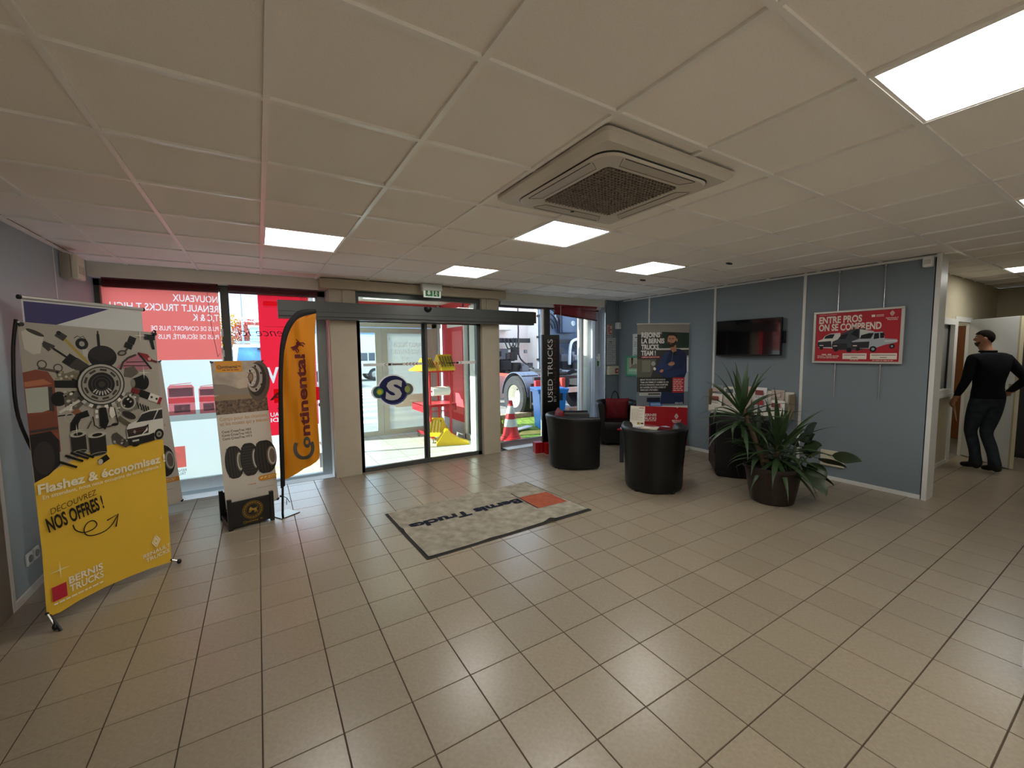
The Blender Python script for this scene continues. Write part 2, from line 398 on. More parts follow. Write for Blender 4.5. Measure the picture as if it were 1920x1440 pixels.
for j in range(-7, 8):
    y = CY + .6 * j
    if y < 5.8:
        mb = MB(); mb.box(-1.43, y - .012, ZC - .0004, 10.6 if y < 1.7 else 6.03, y + .012, ZC + .025, rail_m); mb.build('grid_rail', ceiling, world=True)

# walls -------------------------------------------------------------
wl = struct('wall_left', (-1.5, 2, 0))
grey_lit = mat('grey_wall_panel_daylit', '#98a5ab', .5, spec=.4, var=.04, scale=260, bump=.05)  # same grey panel, lightened: daylight on this wall put into the colour
mb = MB(); mb.box(-1.6, 3.885, .0, -1.43, 5.05, 2.6, grey_lit); mb.build('wall_panel', wl, world=True)
mb = MB(); mb.box(-1.6, 5.066, .0, -1.43, 6.3, 2.6, grey_lit); mb.build('wall_panel', wl, world=True)
mb = MB(); mb.box(-1.6, -2.7, 0, -1.425, 3.85, 2.6, taupe_d); mb.build('wall_panel', wl, world=True, label='taupe stretch nearest the viewer')
mb = MB(); mb.box(-1.5, 5.05, .0, -1.427, 5.066, 2.6, white_pvc); mb.build('joint_strip', wl, world=True)
mb = MB(); mb.box(-1.5, 3.85, .0, -1.42, 3.885, 2.6, white_pvc); mb.build('joint_strip', wl, world=True)
mb = MB(); mb.box(-1.43, 3.885, ZC - .03, -1.415, 5.5, ZC, white_pvc); mb.build('cornice_strip', wl, world=True)
mb = MB(); mb.box(-1.43, 3.885, 0, -1.418, 6.0, .05, white_pvc); o = mb.build('baseboard_left', None, world=True); o['kind'] = 'structure'
wr = struct('wall_right', (6.1, 3.5, 0))
jy = [1.40, 2.606, 3.829, 5.085, 5.86]
for a, b in zip(jy[:-1], jy[1:]):
    mb = MB(); mb.box(6.03, a + .014, 0, 6.13, b - .014, 2.6, grey_wall); mb.build('wall_panel', wr, world=True)
for y in jy[1:4]:
    mb = MB(); mb.box(6.022, y - .016, 0, 6.1, y + .016, 2.6, white_pvc); mb.build('joint_strip', wr, world=True)
mb = MB(); mb.box(6.015, 1.4, ZC - .022, 6.04, 5.7, ZC, white_pvc); mb.build('cornice_strip', wr, world=True)
mb = MB(); mb.box(6.012, 1.36, 0, 6.235, 1.40, 2.6, white_pvc); mb.build('end_post', wr, world=True)
mb = MB(); mb.box(6.13, 1.40, 0, 6.235, 1.70, 2.6, white_pvc); mb.build('return_panel', wr, world=True)
mb = MB(); mb.box(6.016, 1.41, 0, 6.03, 5.84, .045, white_pvc); o = mb.build('baseboard_right'); o['kind'] = 'structure'
# corridor behind the grey wall
wc = struct('wall_corridor', (8, 1.8, 0))
mb = MB(); mb.box(6.235, 1.70, 0, 7.42, 1.80, 2.6, cream); mb.box(7.42, 1.70, 0, 8.22, 1.80, 1.02, cream); mb.box(7.42, 1.70, 2.0, 8.22, 1.80, 2.6, cream); mb.box(8.22, 1.70, 0, 8.24, 1.80, 2.6, cream); mb.box(8.24, 1.7, 2.02, 9.06, 1.74, 2.6, cream); mb.box(9.06, 1.70, 0, 10.7, 1.74, 2.6, cream)
mb.build('wall_panel', wc, world=True)
w3 = struct('window_3', (7.8, 1.7, 1.0))
mb = MB(); mb.box(7.40, 1.675, 1.0, 7.47, 1.80, 2.02, white_paint); mb.box(8.17, 1.675, 1.0, 8.24, 1.80, 2.02, white_paint); mb.box(7.47, 1.675, 1.94, 8.17, 1.80, 2.02, white_paint); mb.box(7.47, 1.675, 1.0, 8.17, 1.80, 1.06, white_paint); mb.box(7.38, 1.66, .96, 8.26, 1.7, 1.0, white_paint); mb.box(7.47, 1.72, 1.06, 7.485, 1.75, 1.94, black); mb.box(8.155, 1.72, 1.06, 8.17, 1.75, 1.94, black)
mb.build('window_frame', w3, world=True)
mb = MB(); mb.box(7.47, 1.74, 1.06, 8.17, 1.748, 1.94, glassmat('office_glass', '#c2c9c8', 1.0, '#dfe2e0', .75)); mb.build('pane', w3, world=True)
d3 = struct('door_3', (8.65, 1.7, 0))
mb = MB(); mb.box(8.24, 1.685, 0, 8.36, 1.74, 2.06, white_paint); mb.box(8.99, 1.685, 0, 9.06, 1.73, 2.06, white_paint); mb.box(8.36, 1.685, 1.99, 8.99, 1.73, 2.06, white_paint); mb.build('door_frame', d3, world=True)
U = Vector((8.455 - 9.0, 1.146 - 1.70, 0)).normalized(); ang = math.atan2(U.y, U.x)
Mx = Matrix.Translation((9.0, 1.68, 0)) @ Matrix.Rotation(ang, 4, 'Z')
mb = MB(); mb.box(0, -.02, .012, .78, .02, 2.03, mat('white_door', '#d6d9dc', .45, var=.02, scale=4), Mx, b=.004); mb.box(.76, -.021, .012, .785, .021, 2.03, cream, Mx); dl = mb.build('door_leaf', d3, world=True)
mb = MB(); mb.box(.69, -.028, .98, .73, .028, 1.14, chrome, Mx); mb.tube([Mx @ Vector((.71, -.03, 1.06)), Mx @ Vector((.71, -.07, 1.06)), Mx @ Vector((.6, -.07, 1.06))], .009, chrome); mb.build('handle', dl, world=True)
# small room past the corridor door, with a brown door
wk = struct('wall_back_room', (9.6, 3, 0))
mb = MB(); mb.box(10.6, 1.8, 0, 10.7, 3.2, 2.6, cream); mb.box(6.3, 3.1, 0, 10.7, 3.2, 2.6, cream); mb.box(6.3, 1.8, 0, 6.4, 3.2, 2.6, cream); mb.box(6.3, 1.74, 2.6, 10.7, 3.2, 2.7, cream); mb.build('wall_panel', wk, world=True)
mb = MB(); mb.box(6.3, 1.72, -.1, 10.7, 3.2, -.002, mat('back_room_floor', '#6f675a', .5, var=.05, scale=9)); o = mb.build('floor_back_room'); o['kind'] = 'structure'
d4 = struct('door_4', (10.58, 2.2, 0))
mb = MB(); mb.box(10.55, 1.86, .01, 10.6, 2.7, 2.0, mat('brown_wood_door', '#7d4a22', .5, var=.15, scale=6, stretch=(8, 8, .6))); mb.build('door_leaf', d4, world=True)
mb = MB(); mb.box(10.54, 1.80, 0, 10.6, 1.86, 2.06, white_paint); mb.box(10.54, 2.7, 0, 10.6, 2.76, 2.06, white_paint); mb.box(10.54, 1.8, 2.0, 10.6, 2.76, 2.06, white_paint); mb.build('door_frame', d4, world=True)
mb = MB(); mb.box(6.235, 1.688, 0, 8.24, 1.70, .05, white_paint); o = mb.build('trim_1'); o['kind'] = 'structure'
wb = struct('wall_far', (10.65, 0, 0))
mb = MB(); mb.box(10.6, -2.7, 0, 10.7, 1.7, 2.6, cream); mb.build('wall_panel', wb, world=True)
wb2 = struct('wall_back', (4, -2.6, 0))
mb = MB(); mb.box(-1.6, -2.7, 0, 10.7, -2.5, 2.6, mat('back_wall_paint', '#e4ded2', .7, var=.03, scale=4)); mb.build('wall_panel', wb2, world=True)

# front wall -------------------------------------------------------
wf = struct('wall_front', (2, 5.9, 0))
soffit_m = mat('soffit_paint', '#dcdacd', .7, var=.02, scale=5)
mb = MB(); mb.box(-1.43, 5.87, 2.462, .705, 6.2, ZC + .02, soffit_m); mb.build('soffit', wf, world=True)
mb = MB(); mb.box(3.40, 5.87, 2.468, 5.72, 6.2, ZC + .02, soffit_m); mb.box(3.45, 5.95, 2.42, 5.7, 6.02, 2.468, white_pvc); mb.build('soffit', wf, world=True)
mb = MB(); mb.box(.705, 5.70, 2.467, 3.405, 5.86, ZC, taupe, b=.003); mb.build('header_beam', wf, world=True)
mb = MB(); mb.box(.705, 5.86, 2.467, 3.405, 6.2, ZC + .02, taupe); mb.build('header_beam', wf, world=True)
mb = MB(); mb.box(.808, 5.77, 0, 1.135, 6.16, 2.467, taupe, b=.004); mb.box(.97, 5.755, 2.29, 1.07, 5.77, 2.467, taupe); mb.build('pier', wf, world=True)
mb = MB(); mb.box(3.005, 5.77, 0, 3.31, 6.16, 2.467, taupe, b=.004); mb.box(3.08, 5.755, 2.29, 3.18, 5.77, 2.467, taupe); mb.build('pier', wf, world=True)
mb = MB(); mb.box(.796, 5.85, 0, .808, 6.15, 2.46, white_paint); mb.box(2.985, 5.9, 0, 3.005, 6.2, 2.4, white_paint); mb.build('pier_reveal', wf, world=True)
mb = MB(); mb.box(5.70, 5.85, 0, 6.06, 6.16, ZC, grey_wall); mb.build('pier', wf, world=True, label='dark grey corner pier')
mb = MB(); mb.box(5.688, 5.86, 0, 5.70, 6.16, 2.5, mat('reveal_paint', '#9aa3b0', .4)); mb.build('pier_reveal', wf, world=True)
mb = MB(); mb.box(5.690, 5.838, 0, 5.712, 5.86, ZC, chrome); mb.build('corner_bead', wf, world=True)
mb = MB(); mb.tube([(6.0, 5.835, 0), (6.0, 5.835, ZC)], .012, grey_wall); mb.build('cable_duct', wf, world=True)
facade = mat('red_facade', '#c3202c', .4, var=.04, scale=2)
mb = MB(); mb.box(-6, 6.16, 2.45, 1.0, 6.3, 4.2, facade); mb.box(3.3, 6.16, 2.45, 9, 6.3, 4.2, facade); mb.box(1.0, 6.16, 2.62, 3.3, 6.3, 4.2, facade); mb.box(-6, 6.16, 0, -1.43, 6.3, 2.45, facade); mb.box(5.7, 6.16, 0, 9, 6.3, 2.45, facade); mb.build('facade', wf, world=True)

# window 1 (left of the entrance)
w1 = struct('window_1', (-.3, 6.1, 0))
mb = MB(); Yf0, Yf1 = 6.03, 6.13
mb.box(-1.43, Yf0, 0, -1.385, Yf1, 2.45, alu_d); mb.box(.68, Yf0, 0, .796, Yf1, 2.45, alu_m); mb.box(-1.43, Yf0, 2.39, .796, Yf1, 2.46, alu_d)
mb.box(-1.43, Yf0 + .01, .05, -.3, Yf1, .19, alu_l); mb.box(-1.43, Yf0 + .03, 0, -.3, Yf1, .05, alu_m); mb.box(-.3, Yf0, 0, .68, Yf1, .035, alu_m); mb.build('window_frame', w1, world=True)
mb = MB(); mb.box(-.345, Yf0 - .02, 0, -.262, Yf1, 2.45, alu_d, b=.004); mb.build('mullion', w1, world=True)
mb = MB(); mb.box(-.355, Yf0 - .05, 1.86, -.335, Yf0, 1.95, white_pvc); mb.box(-.355, Yf0 - .05, 1.62, -.335, Yf0, 1.7, white_pvc); mb.build('cord_clip', w1, world=True)
for a, b in ((-1.385, -.345), (-.262, .68)):
    mb = MB(); mb.box(a, 6.088, .03 if b > 0 else .19, b, 6.096, 2.39, glass); mb.build('pane', w1, world=True)
# window 2 (right of the entrance)
w2 = struct('window_2', (4.4, 6.1, 0)); rail_b = mat('brown_grey_rail', '#5a4c46', .5)
mb = MB(); mb.box(3.31, Yf0, 0, 3.37, Yf1, 2.45, alu_d); mb.box(5.26, Yf0, 0, 5.31, Yf1, 2.45, white_pvc); mb.box(5.60, Yf0, 0, 5.688, Yf1, 2.45, mat('pale_jamb', '#b9c2cf', .4)); mb.box(3.31, Yf0, 2.39, 5.688, Yf1, 2.46, alu_d); mb.box(3.31, Yf0, 0, 5.688, Yf1, .085, rail_b); mb.build('window_frame', w2, world=True)
mb = MB(); mb.box(4.40, Yf0 - .02, 0, 4.50, Yf1, 2.45, alu_d); mb.box(4.375, Yf0 + .02, 0, 4.40, Yf1, 2.42, white_pvc); mb.build('mullion', w2, world=True)
for a, b in ((3.37, 4.375), (4.5, 5.26), (5.31, 5.60)):
    mb = MB(); mb.box(a, 6.088, .085, b, 6.096, 2.39, glass); mb.build('pane', w2, world=True)
mb = MB(); mb.box(5.665, 5.97, 1.33, 5.688, 6.03, 1.58, white_gloss, b=.004); mb.box(5.63, 5.985, 1.48, 5.665, 6.015, 1.52, white_gloss); mb.box(5.655, 5.975, 1.34, 5.666, 6.025, 1.44, mat('green_plastic', '#1f6d3c', .4)); mb.build('emergency_latch', w2, world=True)

# entrance sliding door
d1 = struct('door_1', (2.1, 5.85, 0)); Ya, Yb = 5.84, 5.89
mb = MB(); mb.box(1.135, Ya, 0, 1.185, 5.93, 2.467, alu_d); mb.box(2.945, Ya, 0, 3.005, 5.93, 2.467, alu_d); mb.box(1.185, Ya, 2.40, 2.945, 5.93, 2.467, alu_d); mb.box(1.185, 5.87, 2.27, 2.945, 5.93, 2.30, alu_d); mb.build('door_frame', d1, world=True)
mb = MB(); mb.box(1.185, 5.90, 2.30, 2.945, 5.908, 2.40, glass); mb.build('transom_pane', d1, world=True)
for a, b, lft in ((1.14, 2.092, 1), (2.098, 3.0, 0)):
    mb = MB(); mb.box(a, Ya, .0, b, Yb, .06, alu_d); mb.box(a, Ya, 2.06, b, Yb, 2.12, alu_d)
    if lft: mb.box(a, Ya, .06, a + .05, Yb, 2.06, alu_d); mb.box(b - .035, Ya, .06, b, Yb, 2.06, black_m)
    else: mb.box(a, Ya, .06, a + .035, Yb, 2.06, alu_d); mb.box(b - .04, Ya + .02, .06, b, Yb, 2.06, alu_l)
    lf = mb.build('sliding_leaf', d1, world=True)
    mb = MB(); mb.box(a + .03, 5.861, .05, b - .03, 5.867, 2.07, glass); mb.build('pane', lf, world=True)
    mb = MB(); xx = b - .05 if lft else a; mb.box(xx, Ya - .012, .01, xx + .05, Ya, .075, alu_d); mb.build('floor_guide', lf, world=True)
    # warning strip of arrows printed on the pane
    p = Print(plane((0, 5.861, 0), (1, 0, 0), (0, 0, 1))); s_ = -1 if lft else 1; x0 = b - .06 if lft else a + .06
    W_ = P('#e9e9e6'); K_ = P('#161616'); Rd = P('#7e2a33')
    if lft: p.rect(a + .08, 1.462, b - .04, 1.502, P('#d9dcd8'))
    else: p.rect(a + .5, 1.46, b - .08, 1.505, P('#e4e0dc'))
    for k in range(4):
        q = x0 + s_ * (.05 + .05 * k); p.line([(q, 1.500), (q + s_ * .025, 1.48), (q, 1.46)], .012, Rd)
    q0, q1 = sorted((x0 + s_ * .27, x0 + s_ * .42)); p.rect(q0, 1.474, q1, 1.488, K_)
    q0, q1 = sorted((x0 + s_ * .435, x0 + s_ * .475)); p.rect(q0, 1.466, q1, 1.497, K_)
    q = x0 + s_ * .5; p.line([(q, 1.500), (q + s_ * .025, 1.48), (q, 1.46)], .012, P('#8b8f8b')); p.build('warning_strip', lf)
    if lft:
        p = Print(plane((0, 5.861, 0), (1, 0, 0), (0, 0, 1)), step=.0003); navy = P('#0d1146'); cx, cz = 1.613, 1.118
        p.ell(cx, cz, .228, .222, P('#e8eaea')); p.ell(cx - .20, cz - .02, .105, .095, P('#e8eaea')); p.ell(cx + .20, cz + .0, .105, .095, P('#e8eaea'))
        p.ell(cx - .195, cz - .02, .085, .085, P('#274a52')); p.ell(cx + .205, cz, .085, .085, P('#56605a'))
        p.ell(cx + .012, cz - .008, .208, .205, P('#5a6170')); p.ell(cx, cz, .205, .205, P('#3a4a86')); p.ell(cx + .004, cz + .006, .198, .198, navy)
        p.ell(cx - .185, cz - .015, .048, .048, P('#5f9a3c')); p.ell(cx - .19, cz - .018, .03, .03, P('#c6b22c')); p.ell(cx + .205, cz, .04, .05, P('#8f9a52'))
        p.text('S', cx - .115, cz - .125, .23, .25, P('#b9b6b0'), bold=.05, slant=.12); p.build('round_sticker', lf)
mb = MB(); mb.box(.23, 5.62, 2.10, 3.93, 5.76, 2.285, alu_d, b=.004); mb.box(.232, 5.617, 2.155, 3.928, 5.62, 2.158, black_m); mb.box(3.88, 5.618, 2.11, 3.925, 5.622, 2.275, mat('brown_end_cap', '#4b3a30', .5)); mb.box(.23, 5.64, 2.07, 3.9, 5.74, 2.10, alu_d); ob = mb.build('operator_box', d1, world=True)
mb = MB(); mb.lathe([(.0, -.035), (.03, -.03), (.05, -.01), (.055, .02), (.05, .03)], black, 18, Matrix.Translation((2.07, 5.615, 2.245))); mb.build('motion_sensor', ob, world=True, smooth=50)

# vestibule beyond the sliding door --------------------------------------
ps = struct('floor_vestibule', (2.1, 7, -.02)); stone = mat('pale_stone_tile', '#bfc0bc', .35, var=.06, scale=14, objvar=.05)
mb = MB(); mb.box(.9, 5.86, -.12, 3.5, 8.4, -.004, grout_m); mb.build('grout_bed', ps, world=True)
for i in range(5):
    for j in range(5):
        x0 = .95 + i * .5; y0 = 5.9 + j * .5
        q = MB(); q.box(x0 + .004, y0 + .004, -.02, min(x0 + .496, 3.42), min(y0 + .496, 8.3), 0, stone, b=.002); q.build('floor_tile', ps, world=True)
mb = MB(); mb.box(.9, 6.2, 2.62, 3.5, 8.35, 2.8, white_paint); o = mb.build('ceiling_vestibule'); o['kind'] = 'structure'
mb = MB(); mb.box(1.6, 6.9, 2.585, 2.2, 7.5, 2.62, mat('vestibule_lamp', '#fffbe0', .5, emit=1.6)); tag(mb.build('ceiling_light'), 'square lit panel on the ceiling of the glazed entrance lobby', 'light')
wv = struct('wall_vestibule_right', (3.35, 7.2, 0)); redp = mat('red_panel', '#d21f30', .35, var=.03, scale=5)
mb = MB(); mb.box(3.30, 6.16, 0, 3.42, 6.22, 2.62, alu_l); mb.box(3.30, 7.07, .0, 3.40, 7.12, 2.62, white_pvc); mb.box(3.3, 6.2, 2.3, 3.4, 8.25, 2.62, facade); mb.box(3.3, 6.2, 0, 3.4, 8.25, .1, alu_l); mb.build('wall_frame', wv, world=True)
mb = MB(); mb.box(3.30, 7.12, .30, 3.38, 8.16, 2.3, redp); pn = mb.build('red_panel', wv, world=True)
mb = MB(); mb.box(3.292, 7.14, .45, 3.30, 7.62, 2.05, mat('pink_panel', '#e2606c', .3)); mb.build('inset_panel', pn, world=True)
mb = MB(); mb.box(3.29, 7.13, 2.13, 3.30, 7.86, 2.27, white_pvc); mb.build('white_band', pn, world=True)
mb = MB(); mb.box(3.31, 7.12, .1, 3.38, 8.16, .3, mat('grey_plinth', '#b7bcc4', .5)); mb.build('plinth', wv, world=True)
mb = MB(); mb.box(3.345, 6.22, .1, 3.352, 7.07, 2.3, glass); mb.build('pane', wv, world=True)
for y in (8.18, 8.25): mb = MB(); mb.tube([(3.24, y, 0), (3.24, y, 2.6)], .026, alu_l, 10); mb.build('mullion', wv, world=True, smooth=50)
wv2 = struct('wall_vestibule_left', (1.0, 7.2, 0))
mb = MB(); mb.box(.95, 6.16, 0, 1.02, 6.22, 2.62, alu_l); mb.box(.95, 7.18, 0, 1.02, 7.24, 2.62, alu_l); mb.box(.95, 8.18, 0, 1.02, 8.26, 2.62, alu_l); mb.box(.95, 6.2, 2.5, 1.02, 8.25, 2.62, alu_l); mb.box(.95, 6.2, 0, 1.02, 8.25, .08, alu_l); mb.build('wall_frame', wv2, world=True)
for a, b in ((6.22, 7.18), (7.24, 8.18)): mb = MB(); mb.box(.98, a, .08, .987, b, 2.5, glass); mb.build('pane', wv2, world=True)
d2 = struct('door_2', (2.1, 8.2, 0)); Yo = 8.2
mb = MB(); mb.box(.95, Yo, 2.14, 3.3, Yo + .08, 2.24, alu_l); mb.box(3.1, Yo, 0, 3.2, Yo + .08, 2.24, alu_l); mb.box(1.02, Yo, 0, 1.08, Yo + .08, 2.24, alu_l); mb.box(.95, Yo, 2.5, 3.3, Yo + .08, 2.7, facade); mb.build('door_frame', d2, world=True)
frost = glassmat('frosted_film', '#eef2ef', .6, '#cfd3cc', .78)
mb = MB(); mb.box(1.08, Yo + .02, 2.24, 3.1, Yo + .03, 2.5, glass); mb.box(2.9, Yo + .035, 2.3, 3.1, Yo + .04, 2.42, P('#e8707c')); mb.build('transom_pane', d2, world=True)
for a, b, g in ((1.09, 2.055, glass), (2.065, 3.09, frost)):
    mb = MB(); mb.box(a, Yo, .01, a + .11, Yo + .06, 2.13, alu_l); mb.box(b - .11, Yo, .01, b, Yo + .06, 2.13, alu_l); mb.box(a + .11, Yo, .01, b - .11, Yo + .06, .12, alu_l); mb.box(a + .11, Yo, 2.03, b - .11, Yo + .06, 2.13, alu_l); lf = mb.build('door_leaf', d2, world=True)
    mb = MB(); mb.box(a + .11, Yo + .025, .12, b - .11, Yo + .032, 2.03, g); mb.build('pane', lf, world=True)
    if g is frost:
        p = Print(plane((0, Yo + .025, 0), (1, 0, 0), (0, 0, 1))); Wt = mat('door_film_letter', '#ffffff', .5, spec=.1, trans=.7)
        p.text('RENAULT TRUCKS', 2.93, 1.76, .62, .085, Wt, .01, mirror=True); p.text('FRANCE GARANTIE', 2.95, 1.62, .7, .085, Wt, .01, mirror=True); p.text('PLUS', 2.6, 1.50, .14, .06, Wt, .01, mirror=True); p.line([(2.2, 1.98), (2.24, 1.93), (2.21, 1.86)], .015, Wt)
        p.rect(2.3, .55, 2.9, .8, P('#d8d3c8')); p.rect(2.38, .62, 2.46, .78, P('#ecebe6')); p.rect(2.6, .66, 2.75, .68, P('#f1ead2')); p.build('window_print', lf)

# ================================================================== CEILING FIXTURES
diff_m = mat('lamp_diffuser', '#fffdf8', .5, emit=LAMP)
LL = {(0, 3): 'lit square ceiling panel nearest the left window, in front of the orange flag', (3, 1): 'lit square ceiling panel right beside the ceiling air conditioner', (3, 4): 'lit square ceiling panel above the entrance door near the exit sign',
      (6, 2): 'lit square ceiling panel before the grey wall, above the seating corner', (3, -3): 'large near lit ceiling panel in the upper right corner of the view', (7, -3): 'lit ceiling panel cut by the right edge of the picture, near the corridor',
      (13, -2): 'lit ceiling panel over the corridor where the man walks', }
for a_, i in enumerate((-1, 1, 3)):
    for b_, j in enumerate((-5, -7)):
        if (i, j) != (3, -5): LL[(i, j)] = 'added fill light panel behind the camera, %s of the %s row' % (('first from the left wall', 'second', 'third')[a_], ('nearer', 'rear')[b_])  # added panels out of view, brightening walls and ceiling from behind
for (i, j), lab in LL.items():
    x0, y0 = CX + .6 * i, CY + .6 * j; t = thing('ceiling_light', lab, 'light', (x0 + .3, y0 + .3, ZC), 0, 'square ceiling lights')
    mb = MB(); mb.box(-.275, -.275, .004, .275, .275, .010, diff_m); mb.build('diffuser', t)
    mb = MB()
    for a in (-1, 1): mb.box(a * .275, -.288, .003, a * .288, .288, .02, rail_m); mb.box(-.275, a * .275, .003, .275, a * .288, .02, rail_m)
    mb.build('frame', t)

# air conditioner cassette
t = thing('air_conditioner', 'white square ceiling air conditioner with a honeycomb grille', 'air conditioner', (1.77, 1.80, ZC - .056)); t.scale = (1, 1, .74)
acw = mat('ac_white_plastic', '#cfc8bc', .4, var=.01, scale=3)
mb = MB()
def rr(w_, r, n=6): return [(sx * (w_ - r) + r * math.cos(a), sy * (w_ - r) + r * math.sin(a)) for sx, sy, a0 in ((1, 1, 0), (-1, 1, PI / 2), (-1, -1, PI), (1, -1, 1.5 * PI)) for a in [a0 + PI / 2 * k / n for k in range(n + 1)]]
def loft(mb, rings, m, cap0=True, cap1=False):
    n = len(rings[0]); vs = [v for r in rings for v in r]; fs = [(i * n + k, i * n + (k + 1) % n, (i + 1) * n + (k + 1) % n, (i + 1) * n + k) for i in range(len(rings) - 1) for k in range(n)]
    if cap0: fs.append(tuple(range(n))[::-1])
    if cap1: fs.append(tuple((len(rings) - 1) * n + k for k in range(n)))
    mb.add(vs, fs, m)
def ring3(w_, r, z): return [(x, y, z) for x, y in rr(w_, r)]
loft(mb, [ring3(.44, .02, .02), ring3(.475, .03, .05), ring3(.475, .03, .075)], acw, cap0=False)
loft(mb, [ring3(.40, .10, .02), ring3(.44, .02, .02)], acw, cap0=False)
loft(mb, [ring3(.395, .10, .012), ring3(.40, .10, .02)], black, cap0=False)
loft(mb, [ring3(.27, .03, .008), ring3(.385, .10, .0), ring3(.395, .10, .012)], acw, cap0=False)
mb.build('panel', t, smooth=30)
for k in range(4):
    mb = MB(); M_ = Matrix.Rotation(k * PI / 2, 4, 'Z'); mb.add([(-.26, -.375, -.001), (.26, -.375, -.001), (.22, -.305, .004), (-.22, -.305, .004), (-.27, -.37, .004), (.27, -.37, .004)], [(0, 3, 2, 1), (0, 1, 5, 4)], mat('flap_plastic', '#c2bbaf', .35), M_)
    mb.tube([(-.26, -.376, -.001), (.26, -.376, -.001)], .0022, black, 6, M_); mb.tube([(-.27, -.37, .001), (-.225, -.303, .001), (.225, -.303, .001), (.27, -.37, .001)], .0016, mat('gap_grey', '#6e675e', .6), 6, M_); mb.build('flap', t)
mb = MB(); mb.box(-.27, -.27, .03, .27, .27, .035, black_m); gm = mat('grille_brown', '#8d8074', .5)
for k in range(21):
    q = -.25 + k * .025; mb.box(q - .0035, -.265, .003, q + .0035, .265, .018, gm); mb.box(-.265, q - .0035, .003, .265, q + .0035, .018, gm)
mb.build('grille', t, kind='stuff')
mb = MB(); mb.lathe([(0, -.002), (.012, -.001), (.012, .002)], black, 10, Matrix.Translation((.0, .32, 0))); mb.build('indicator', t)

# exit sign
t = thing('exit_sign', 'small green and white emergency exit light under the ceiling above the door', 'exit sign', (2.10, 5.52, 2.40))
mb = MB(); mb.box(-.145, -.03, .09, .145, .05, .19, mat('clear_grey_plastic', '#b9bdb4', .3), b=.01); mb.build('housing', t)
mb = MB(); mb.box(-.125, -.02, .0, .125, .0, .12, mat('exit_white', '#dfeadf', .4, emit=.12), b=.003); sg = mb.build('sign_plate', t)
p = Print(plane((2.10, 5.50, 2.40), (1, 0, 0), (0, 0, 1))); gr = P('#2f7a48'); wq = P('#dfeadf')
p.rect(-.10, .015, .005, .105, gr); p.rect(.015, .015, .10, .105, gr); p.poly([(-.05, .03), (-.02, .06), (-.035, .06), (-.035, .09), (-.065, .09), (-.065, .06), (-.08, .06)], wq)
p.ell(.06, .09, .009, .009, wq); p.line([(.058, .08), (.05, .055), (.065, .04), (.06, .02)], .011, wq); p.line([(.05, .055), (.035, .035)], .01, wq); p.line([(.04, .075), (.06, .072), (.08, .06)], .008, wq); p.build('pictogram', sg)

# siren box and motion detector on the left wall, detectors on the right
t = thing('alarm_siren', 'cream alarm siren box high on the left wall by the window', 'alarm', (-1.36, 5.28, 2.33))
mb = MB(); mb.box(-.07, -.12, 0, .0, .09, .215, mat('siren_grey', '#9c9789', .5), b=.01); mb.box(0, -.115, .005, .045, .085, .21, mat('siren_cream', '#d9d5be', .45), b=.012); mb.build('case', t, smooth=40)
mb = MB(); mb.box(.045, -.08, .05, .048, .05, .12, mat('siren_vent', '#bdb9a4', .6)); mb.build('vent', t)
t = thing('motion_detector', 'white motion detector at the top outer corner of the grey wall', 'detector', (5.99, 1.46, 2.47))
mb = MB(); mb.box(-.025, -.04, 0, .04, .04, .11, white_gloss, b=.014); mb.build('case', t, smooth=40); mb = MB(); mb.box(-.027, -.025, .03, -.022, .025, .075, mat('lens_milky', '#c9cac6', .25), b=.002); mb.build('lens', t)
t = thing('motion_detector', 'white motion detector beside the fire extinguisher sign on the corner pier', 'detector', (5.98, 5.80, 2.05))
mb = MB(); mb.box(-.04, -.05, 0, .045, .04, .13, white_gloss, b=.014); mb.build('case', t, smooth=40); mb = MB(); mb.box(-.025, -.054, .035, .025, -.049, .09, mat('lens_milky'), b=.002); mb.build('lens', t)

# ================================================================== PIER AND WALL SIGNS
def sheet(name, label, cat, fn, u0, v0, u1, v1, m, th=.006, draw=None):
    """flat board on a surface given by fn, with its print"""
    mb = MB(); a = [fn(u0, v0, 0), fn(u1, v0, 0), fn(u1, v1, 0), fn(u0, v1, 0), fn(u0, v0, th), fn(u1, v0, th), fn(u1, v1, th), fn(u0, v1, th)]
    mb.add(a, [(0, 3, 2, 1), (4, 5, 6, 7), (0, 1, 5, 4), (1, 2, 6, 5), (2, 3, 7, 6), (3, 0, 4, 7)], m); o = mb.build(name); tag(o, label, cat)
    if draw: p = Print(fn, off=th + .0008); draw(p); p.build('print', o)
    return o
pier = plane((0, 5.848, 0), (1, 0, 0), (0, 0, 1)); wallR = plane((6.028, 0, 0), (0, -1, 0), (0, 0, 1))   # u = -y on the right wall
def d_ext(p):
    r_, w_, k_ = P('#a02a2c'), P('#e3d2c8'), P('#1d2a6a')
    p.rect(5.745, 1.955, 5.87, 2.135, r_); p.rect(5.755, 1.965, 5.80, 2.125, w_); p.rect(5.768, 1.98, 5.787, 2.08, r_); p.ell(5.777, 2.09, .012, .014, r_); p.rect(5.82, 2.05, 5.86, 2.12, w_); p.rect(5.82, 1.975, 5.86, 2.03, w_)
    for k in range(3): p.ell(5.76 + k * .045, 1.925, .014, .016, k_)
sheet('extinguisher_sign', 'red and white fire extinguisher sign on the dark corner pier', 'sign', pier, 5.735, 1.9, 5.88, 2.14, P('#c9c4c0'), .003, d_ext)
def d_notice(p):
    g = P('#7b7f80'); p.rect(5.80, 1.80, 5.87, 1.815, P('#3c4042'))
    for k in range(11): p.greek(5.755, 1.765 - k * .034, .20 if k % 3 else .14, .011, g, 4, k)
sheet('notice_sheet', 'grey framed notice sheet under the extinguisher sign', 'notice', pier, 5.735, 1.37, 5.975, 1.885, P('#b5b9ba'), .004, d_notice)
